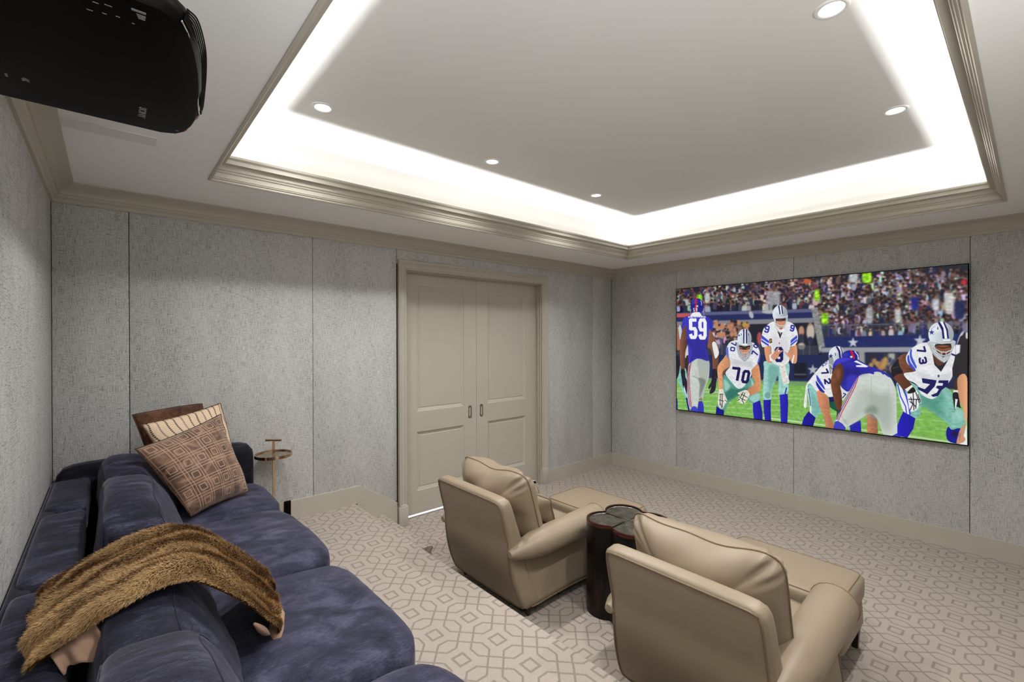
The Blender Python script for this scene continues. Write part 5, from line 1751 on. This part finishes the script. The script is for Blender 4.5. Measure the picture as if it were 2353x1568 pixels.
    for hp in ([(752, 662), (768, 640), (782, 622), (800, 602), (804, 612), (794, 630), (826, 620), (826, 628), (806, 646), (800, 664), (772, 684)], [(834, 622), (858, 640), (870, 618), (876, 606), (882, 610), (880, 632), (894, 622), (900, 634), (892, 668), (884, 676), (862, 662)]):
        poly(0, hp, (214, 150, 120))
    for a in ([(775, 640), (797, 620)], [(788, 650), (818, 628)], [(866, 640), (876, 616)], [(876, 650), (894, 630)]):
        line(0, a, 2.5, (150, 92, 72), alpha=0.8)
    poly(0, [(808, 716), (838, 702), (852, 760), (870, 824), (832, 834), (818, 770)], (226, 224, 216), tex=0.06)
    poly(3, [(20, 1070), (200, 1060), (205, 1180), (130, 1300), (60, 1270), (15, 1180)], (196, 202, 206))
    hel(3, 108, 985, 130, 158)
    poly(3, [(76, 838), (98, 836), (118, 985), (100, 985)], NAVY, sm=False); poly(3, [(126, 836), (146, 842), (160, 978), (142, 980)], NAVY, sm=False)
    poly(3, [(99, 834), (125, 834), (141, 985), (119, 985)], (242, 242, 244), sm=False)
    poly(3, [(30, 1062), (205, 1055), (198, 1160), (140, 1235), (80, 1235), (36, 1150)], (52, 40, 38), sm=False)
    poly(3, [(40, 1100), (110, 1085), (192, 1098), (190, 1170), (130, 1250), (66, 1215)], (204, 142, 110))
    line(3, [(45, 1090), (110, 1100), (190, 1088)], 16, (66, 44, 40)); ell(3, 124, 1210, 32, 20, (140, 60, 56)); ell(3, 124, 1204, 22, 6, (236, 230, 226))
    poly(3, [(30, 1200), (75, 1250), (110, 1290), (165, 1290), (170, 1230), (120, 1262), (70, 1215)], (240, 242, 244))
    for pts in ([(20, 1130), (90, 1180), (190, 1180), (222, 1110)], [(22, 1180), (90, 1210), (190, 1205), (215, 1160)], [(12, 1020), (14, 1150), (60, 1240)], [(236, 1000), (225, 1140), (185, 1230)], [(0, 1040), (120, 1040), (236, 1020)]):
        line(3, pts, 12, (216, 220, 222))
    # ---- number 72 behind the bending player
    poly(4, [(500, 715), (560, 680), (640, 770), (665, 900), (706, 1060), (680, 1130), (622, 1182), (560, 1120), (530, 1000), (508, 850)], (142, 198, 188), tex=0.06)
    poly(4, [(560, 860), (640, 880), (690, 1060), (620, 1160), (580, 1080)], (110, 168, 156), soft=3, alpha=0.6)
    poly(4, [(830, 940), (920, 900), (980, 1000), (960, 1094), (880, 1050), (838, 1018)], (22, 88, 66), sm=False)
    line(4, [(508, 730), (530, 860), (548, 1000), (552, 1120)], 22, (236, 236, 240)); line(4, [(514, 740), (538, 880), (548, 1000)], 11, (36, 40, 150))
    poly(4, [(520, 1082), (562, 1124), (626, 1180), (586, 1306), (416, 1284), (448, 1180)], (26, 22, 146), sm=False, shade=0.12)
    poly(4, [(645, 690), (700, 780), (800, 850), (836, 1000), (844, 1110), (905, 1300), (895, 1345), (790, 1335), (738, 1120), (688, 1020), (656, 900), (640, 780)], (196, 128, 96), shade=0.15, tex=0.04)
    poly(4, [(830, 310), (740, 370), (640, 480), (545, 600), (484, 690), (470, 800), (446, 1004), (490, 1006), (502, 715), (556, 676), (640, 780), (690, 760), (770, 820), (840, 872), (905, 862), (905, 700), (870, 480), (860, 380)], (232, 233, 235), tex=0.03)
    poly(4, [(640, 540), (665, 560), (750, 700), (766, 760), (700, 690), (650, 620)], (58, 72, 196)); poly(4, [(632, 620), (660, 660), (720, 740), (766, 800), (700, 780), (640, 690)], (34, 40, 150))
    for i, ch in enumerate('JCK'):
        glyph(4, ch, 806 - i * 36, 345 + i * 24, 24, 32, 9, (44, 48, 140), rot=145)
    glyph(4, '7', 764, 494, 62, 92, 24, NAVY, rot=62); glyph(4, '2', 806, 630, 66, 78, 24, NAVY, rot=80)
    poly(4, [(820, 870), (905, 862), (920, 930), (835, 945)], (30, 30, 90), sm=False)
    poly(4, [(1000, 700), (1090, 770), (1130, 780), (1100, 830), (1040, 920), (1016, 900)], (220, 222, 230), sm=False); glyph(4, '7', 1050, 850, 40, 70, 14, NAVY, rot=20)
    hel(4, 950, 238, 126, 140, rot=12)
    poly(4, [(828, 260), (870, 250), (900, 330), (880, 480), (845, 520), (828, 400)], (150, 156, 164)); line(4, [(836, 370), (880, 400), (870, 500)], 12, (206, 208, 212)); line(4, [(850, 420), (886, 450)], 10, (60, 62, 70))
    poly(4, [(932, 108), (955, 102), (1000, 170), (1012, 280), (985, 280), (972, 180)], NAVY, sm=False); poly(4, [(998, 112), (1012, 118), (1034, 200), (1018, 260), (1022, 190)], NAVY, sm=False)
    poly(4, [(957, 102), (996, 110), (1020, 190), (1012, 272), (1000, 170)], (242, 242, 244), sm=False)
    star(4, 858, 250, 38, (40, 46, 120)); line(4, [(924, 205), (930, 245)], 9, (34, 34, 44))
    # ---- bending player in blue
    poly(4, [(1384, 1150), (1450, 1112), (1540, 1135), (1556, 1260), (1548, 1430), (1406, 1410), (1404, 1220)], (176, 116, 84), shade=0.15, tex=0.05)
    poly(4, [(1440, 1115), (1530, 1140), (1490, 1205)], (120, 130, 118), sm=False)
    poly(4, [(1138, 1295), (1300, 1214), (1314, 1390), (1146, 1376)], (36, 34, 172), sm=False)
    pants = np.vstack([mp(4, [(1270, 560), (1340, 520), (1490, 506), (1600, 495)]), mp(6, [(0, 470), (60, 452), (150, 452), (280, 520), (348, 640), (374, 800), (376, 1100), (386, 1310), (300, 1346), (190, 1318), (130, 1150), (60, 1050), (0, 1030)]),
                       mp(4, [(1400, 1132), (1260, 1220), (1150, 1290), (1080, 1325), (1030, 1275), (930, 1235), (916, 1250), (960, 1130), (1030, 980), (1130, 790), (1190, 660)])])
    fill(smooth(pants), (206, 212, 206), tex=0.02)
    poly(4, [(1240, 800), (1400, 700), (1470, 900), (1460, 1090), (1280, 1190), (1120, 1280), (1060, 1240), (1180, 1000)], (176, 186, 176), soft=10, alpha=0.7)
    poly(6, [(0, 700), (120, 760), (280, 740), (330, 900), (300, 1200), (220, 1300), (120, 1120), (20, 1030)], (150, 162, 150), soft=12, alpha=0.65)
    poly(4, [(1370, 1060), (1470, 990), (1560, 1040), (1540, 1120), (1440, 1110), (1390, 1130)], (120, 132, 120), soft=6, alpha=0.7)
    line(4, [(1466, 560), (1464, 800), (1468, 1050)], 6, (160, 168, 160), alpha=0.9); line(6, [(262, 560), (262, 760), (210, 940), (150, 1000)], 4, (170, 176, 170), alpha=0.9)
    line(4, [(1268, 566), (1216, 720), (1110, 930), (1030, 1080), (970, 1216)], 14, (206, 62, 80)); line(4, [(1240, 590), (1180, 740), (1076, 940), (1000, 1080), (950, 1206)], 11, (60, 74, 180)); line(4, [(1205, 640), (1150, 760), (1050, 950), (980, 1080), (936, 1206)], 8, (200, 70, 84))
    for k in range(4):
        line(4, [(1010 + 14 * k, 1160 + 26 * k), (1090 + 8 * k, 1230 + 22 * k)], 5, (130, 140, 132), alpha=0.6)
    poly(4, [(918, 1240), (960, 1226), (1030, 1270), (1078, 1330), (1070, 1370), (890, 1346)], (66, 64, 192), sm=False)
    poly(6, [(296, 1346), (384, 1300), (446, 1366), (300, 1356)], (60, 60, 186), sm=False)
    jers = np.vstack([mp(4, [(885, 470), (896, 370), (950, 300), (1060, 272), (1180, 290), (1300, 322), (1430, 400), (1560, 442), (1640, 474)]), mp(6, [(120, 410), (230, 462), (292, 524), (262, 520), (205, 480), (190, 490), (150, 455), (60, 450)]),
                      mp(4, [(1620, 490), (1510, 486), (1506, 524), (1420, 505), (1340, 518), (1268, 560), (1200, 650), (1132, 775), (1080, 775), (1002, 690), (1050, 560), (1046, 420), (1000, 360), (930, 390)])])
    fill(smooth(jers, 3), (48, 46, 166), tex=0.06)
    poly(4, [(1050, 420), (1200, 440), (1420, 480), (1280, 540), (1150, 560), (1060, 700)], (30, 26, 110), soft=8, alpha=0.6)
    poly(4, [(1120, 540), (1250, 560), (1180, 700), (1120, 760), (1080, 700)], (64, 60, 190), soft=4, alpha=0.7)
    poly(4, [(1186, 300), (1250, 318), (1330, 360), (1424, 404), (1392, 418), (1240, 414), (1234, 390), (1330, 384), (1210, 336)], (240, 240, 242), sm=False)
    poly(4, [(1000, 366), (1046, 430), (1048, 560), (1000, 690), (1016, 800), (1024, 930), (1002, 1082), (950, 1064), (890, 860), (858, 700), (858, 600), (900, 470), (940, 388)], (104, 62, 42), shade=0.25, tex=0.05)
    poly(4, [(940, 480), (990, 440), (1000, 540), (960, 620)], (156, 104, 78), soft=5, alpha=0.6)
    poly(4, [(948, 1050), (1000, 1080), (960, 1130), (940, 1180)], (60, 56, 60), sm=False)
    ell(4, 1155, 250, 130, 88, (38, 36, 150), tex=0.04); ell(4, 1080, 230, 50, 34, (70, 70, 190), soft=5, alpha=0.7)
    poly(4, [(1146, 163), (1178, 165), (1222, 290), (1192, 286)], (222, 22, 30), sm=False)
    line(4, [(1220, 180), (1266, 240), (1270, 300)], 14, (224, 224, 232)); ell(4, 1166, 262, 20, 16, (214, 214, 222))
    poly(4, [(900, 372), (960, 300), (1060, 274), (1180, 292), (1080, 330), (1000, 356), (930, 390)], (64, 62, 196), soft=2)
    # ---- number 73
    poly(6, [(540, 580), (680, 660), (700, 740), (800, 804), (900, 812), (1040, 660), (1150, 760), (1164, 900), (1290, 980), (1324, 1150), (1300, 1205), (1130, 1250), (1080, 1160), (950, 1064), (850, 985), (716, 930), (702, 1040), (640, 1094), (560, 1050), (470, 990), (400, 800), (372, 610), (430, 600)], (128, 188, 172), tex=0.06)
    poly(6, [(690, 720), (900, 820), (1040, 700), (1100, 800), (980, 900), (1060, 1100), (940, 1050), (820, 960), (720, 900)], (70, 138, 118), soft=9, alpha=0.75)
    poly(6, [(1010, 680), (1110, 760), (1130, 860), (1050, 820)], (164, 214, 202), soft=5, alpha=0.7); ell(6, 1230, 1060, 60, 80, (176, 216, 208), soft=8, alpha=0.7)
    poly(6, [(388, 640), (470, 690), (548, 930), (566, 1046), (470, 990), (420, 840)], (236, 238, 242)); line(6, [(394, 630), (430, 790), (500, 930), (512, 1020)], 16, (60, 74, 196)); line(6, [(455, 660), (510, 790), (548, 930), (560, 1040)], 22, (60, 74, 196))
    poly(6, [(466, 1002), (560, 1050), (634, 1094), (604, 1240), (520, 1366), (386, 1330), (384, 1200), (420, 1100)], (32, 28, 172), sm=False, shade=0.12)
    poly(6, [(1090, 1210), (1140, 1250), (1250, 1230), (1296, 1330), (1240, 1440), (1090, 1404), (1058, 1290)], (26, 24, 146))
    poly(6, [(515, 190), (400, 250), (396, 340), (450, 462), (575, 462), (640, 420), (530, 290)], (110, 70, 50), shade=0.2, tex=0.08)
    poly(6, [(398, 270), (310, 372), (300, 430), (338, 524), (462, 462), (430, 392), (408, 330)], (34, 32, 36)); line(6, [(320, 400), (400, 380)], 10, (90, 90, 96), alpha=0.7)
    poly(6, [(338, 522), (452, 470), (500, 540), (566, 600), (586, 652), (492, 712), (400, 610)], (98, 58, 42), shade=0.15)
    poly(6, [(830, 40), (700, 55), (590, 120), (525, 200), (506, 270), (540, 350), (640, 420), (600, 450), (476, 472), (530, 560), (620, 600), (680, 660), (704, 744), (800, 808), (900, 815), (1000, 690), (1090, 600), (1150, 500), (1182, 300), (1184, 80), (1120, 60)], (230, 231, 233), tex=0.03)
    poly(6, [(640, 430), (900, 520), (1140, 440), (1080, 580), (900, 560), (700, 520)], (196, 198, 204), soft=6, alpha=0.6)
    poly(6, [(868, 180), (1110, 180), (1080, 300), (990, 446), (900, 350)], (36, 38, 48), sm=False); poly(6, [(880, 190), (1060, 280), (1000, 350), (930, 350)], (96, 58, 42))
    poly(6, [(566, 150), (590, 140), (590, 230), (652, 370), (640, 398), (590, 320), (560, 230)], (70, 88, 206)); poly(6, [(528, 232), (548, 220), (566, 310), (634, 404), (620, 428), (560, 370), (528, 300)], (62, 80, 200))
    glyph(6, '7', 716, 146, 66, 104, 26, NAVY, rot=74); glyph(6, '3', 740, 290, 74, 88, 26, NAVY, rot=80)
    poly(6, [(725, 535), (930, 566), (905, 645), (800, 760), (672, 690), (668, 655), (765, 690), (838, 620), (735, 600)], (30, 26, 92), sm=False)
    poly(6, [(960, 566), (1096, 566), (1076, 640), (1000, 700), (950, 780), (880, 796), (850, 770), (930, 740), (960, 690), (920, 668), (936, 640), (1010, 640), (1020, 606), (950, 600)], (30, 26, 92), sm=False)
    ell(6, 957, 505, 14, 20, (70, 70, 120))
    glyph(6, '7', 1166, 220, 40, 120, 22, NAVY, rot=-80)
    poly(6, [(490, 692), (588, 628), (600, 656), (520, 724)], (238, 236, 228), sm=False)
    poly(6, [(526, 735), (600, 660), (660, 720), (700, 800), (716, 890), (690, 880), (664, 966), (606, 996), (560, 985), (532, 850)], (238, 238, 238)); poly(6, [(526, 735), (600, 660), (640, 720), (560, 750)], (30, 28, 32))
    for a in ([(540, 830), (700, 830)], [(604, 740), (616, 980)], [(570, 800), (600, 900), (560, 980)], [(640, 730), (690, 880)], [(650, 830), (640, 960)], [(560, 860), (640, 930)], [(670, 760), (706, 870)]):
        line(6, a, 12, (32, 30, 36))
    poly(6, [(1170, 550), (1222, 540), (1222, 700), (1176, 700)], (70, 46, 40), sm=False); poly(6, [(1160, 700), (1236, 700), (1236, 746), (1160, 746)], (232, 230, 220), sm=False)
    poly(6, [(1152, 746), (1232, 746), (1250, 900), (1262, 950), (1200, 930), (1180, 985), (1164, 900)], (34, 32, 38)); poly(6, [(1186, 820), (1220, 830), (1200, 930), (1178, 980)], (232, 232, 232), sm=False)
    poly(6, [(820, 20), (1172, 10), (1160, 120), (1110, 250), (1040, 318), (960, 280), (880, 200), (838, 120)], (190, 196, 200))
    hel(5, 1228, 1330, 218, 218)
    poly(5, [(1172, 1122), (1208, 1116), (1268, 1220), (1290, 1405), (1256, 1405), (1240, 1260)], NAVY, sm=False); poly(5, [(1262, 1116), (1290, 1124), (1345, 1250), (1362, 1400), (1336, 1400), (1320, 1270)], NAVY, sm=False)
    poly(5, [(1210, 1114), (1260, 1114), (1318, 1260), (1334, 1405), (1292, 1405), (1270, 1220)], (244, 244, 246), sm=False)
    star(5, 1068, 1296, 52, (54, 56, 150)); line(5, [(1060, 1240), (1130, 1190)], 5, (90, 96, 150)); line(5, [(1172, 1206), (1174, 1244)], 14, (34, 34, 44)); line(5, [(1034, 1390), (1060, 1480)], 24, (226, 228, 232))
    poly(6, [(900, 70), (1010, 50), (1130, 60), (1140, 120), (1096, 220), (1010, 250), (930, 160)], (52, 38, 34), sm=False)
    poly(6, [(920, 95), (1020, 80), (1120, 95), (1110, 160), (1070, 230), (1000, 220), (940, 150)], (136, 84, 60)); line(6, [(940, 105), (1020, 120), (1120, 100)], 18, (60, 36, 30), alpha=0.8); ell(6, 1040, 205, 34, 22, (90, 44, 40))
    for pts in ([(826, 30), (858, 130), (930, 240), (1030, 314), (1076, 280), (1120, 180), (1166, 50)], [(870, 110), (990, 172), (1060, 176), (1150, 140)], [(910, 165), (1000, 222), (1060, 226), (1120, 190)], [(940, 20), (880, 110)], [(1000, 170), (1010, 300)], [(1060, 176), (1064, 285)], [(836, 30), (1000, 56), (1166, 36)]):
        line(6, pts, 14, (206, 210, 214)); line(6, [(x + 3, y + 11) for x, y in pts], 5, (84, 86, 94), alpha=0.6)
    poly(6, [(1016, -2), (1122, -4), (1120, 20), (1018, 22)], (238, 240, 242), sm=False)
    # ---- official at the right edge
    poly(5, [(1500, 1480), (1560, 1320), (1620, 1270), (1600, 1340), (1530, 1500)], (196, 198, 204), soft=1)
    poly(6, [(1256, -40), (1330, -90), (1362, 0), (1350, 536), (1230, 520), (1150, 508), (1146, 400), (1176, 280), (1210, 80)], (46, 42, 46), sm=False, tex=0.05)
    poly(6, [(1190, 70), (1258, 72), (1250, 180), (1190, 216)], (238, 236, 246), sm=False, soft=1)
    ell(5, 1668, 1350, 20, 60, (226, 226, 232), soft=1)
    poly(6, [(1218, 536), (1350, 524), (1346, 1130), (1318, 1120), (1290, 960), (1240, 830)], (214, 156, 116), shade=-0.12)
    poly(6, [(1342, 1150), (1350, 1480), (1240, 1460), (1310, 1300)], (238, 238, 240), sm=False)
    poly(6, [(1330, 1170), (1270, 1220), (1232, 1290), (1206, 1400), (1204, 1446), (1250, 1440), (1300, 1420), (1326, 1380), (1300, 1320)], (206, 148, 120))
    line(6, [(1262, 1290), (1240, 1400)], 6, (150, 96, 78)); ell(6, 1180, 1310, 44, 46, (26, 24, 60), soft=4)
    # mild sharpening grain
    img[:] = np.clip(img * (1 + rng.normal(0, 0.018, img.shape[:2])[..., None]), 0, 255)
    return img

def screen():
    root = thing('television', (-0.02, -2.317, 1.645), 'very large thin black framed screen on the wall showing a football game', 'screen')
    o = off(root.location)
    y0, y1, z0, z1 = -3.619, -1.0155, 0.887, 2.404
    a, b = o((-0.038, y0, z0)), o((-0.001, y1, z1))
    bez = 0.007
    fr = MB()
    fr.box(a[0] + 0.004, b[0], a[1], b[1], a[2], b[2])
    for (ya, yb, za, zb) in ((y0, y1, z0, z0 + bez * 1.2), (y0, y1, z1 - bez, z1), (y0, y0 + bez, z0, z1), (y1 - bez, y1, z0, z1)):
        p, q = o((-0.041, ya, za)), o((-0.034, yb, zb))
        fr.box(p[0], q[0], p[1], q[1], p[2], q[2])
    fr.build('frame', M['blackgloss'], root)
    PW, PH = 1150, 670
    arr = screen_picture(PW, PH)
    im = bpy.data.images.new('screen_picture', PW, PH)
    px = np.ones((PH, PW, 4), np.float32)
    px[..., :3] = arr[::-1] / 255.0
    im.pixels.foreach_set(px.ravel())
    im.update()
    im.pack()
    m, nt, bs = new_mat('screen_image')
    k = NT(nt)
    ti = k.n('ShaderNodeTexImage')
    ti.image = im
    bs.inputs['Base Color'].default_value = (0.004, 0.004, 0.004, 1)
    bs.inputs['Roughness'].default_value = 0.35
    bs.inputs['Specular IOR Level'].default_value = 0.2
    k.l(ti.outputs[0], bs.inputs['Emission Color'])
    bs.inputs['Emission Strength'].default_value = 0.95
    p = MB()
    ya, yb, za, zb = y0 + bez, y1 - bez, z0 + bez * 1.2, z1 - bez
    p.add([o((-0.0385, yb, za)), o((-0.0385, ya, za)), o((-0.0385, ya, zb)), o((-0.0385, yb, zb))], [(0, 1, 2, 3)])
    p.uv = [(0, 0), (1, 0), (1, 1), (0, 1)]
    pic = p.build('picture', m, root)
screen()
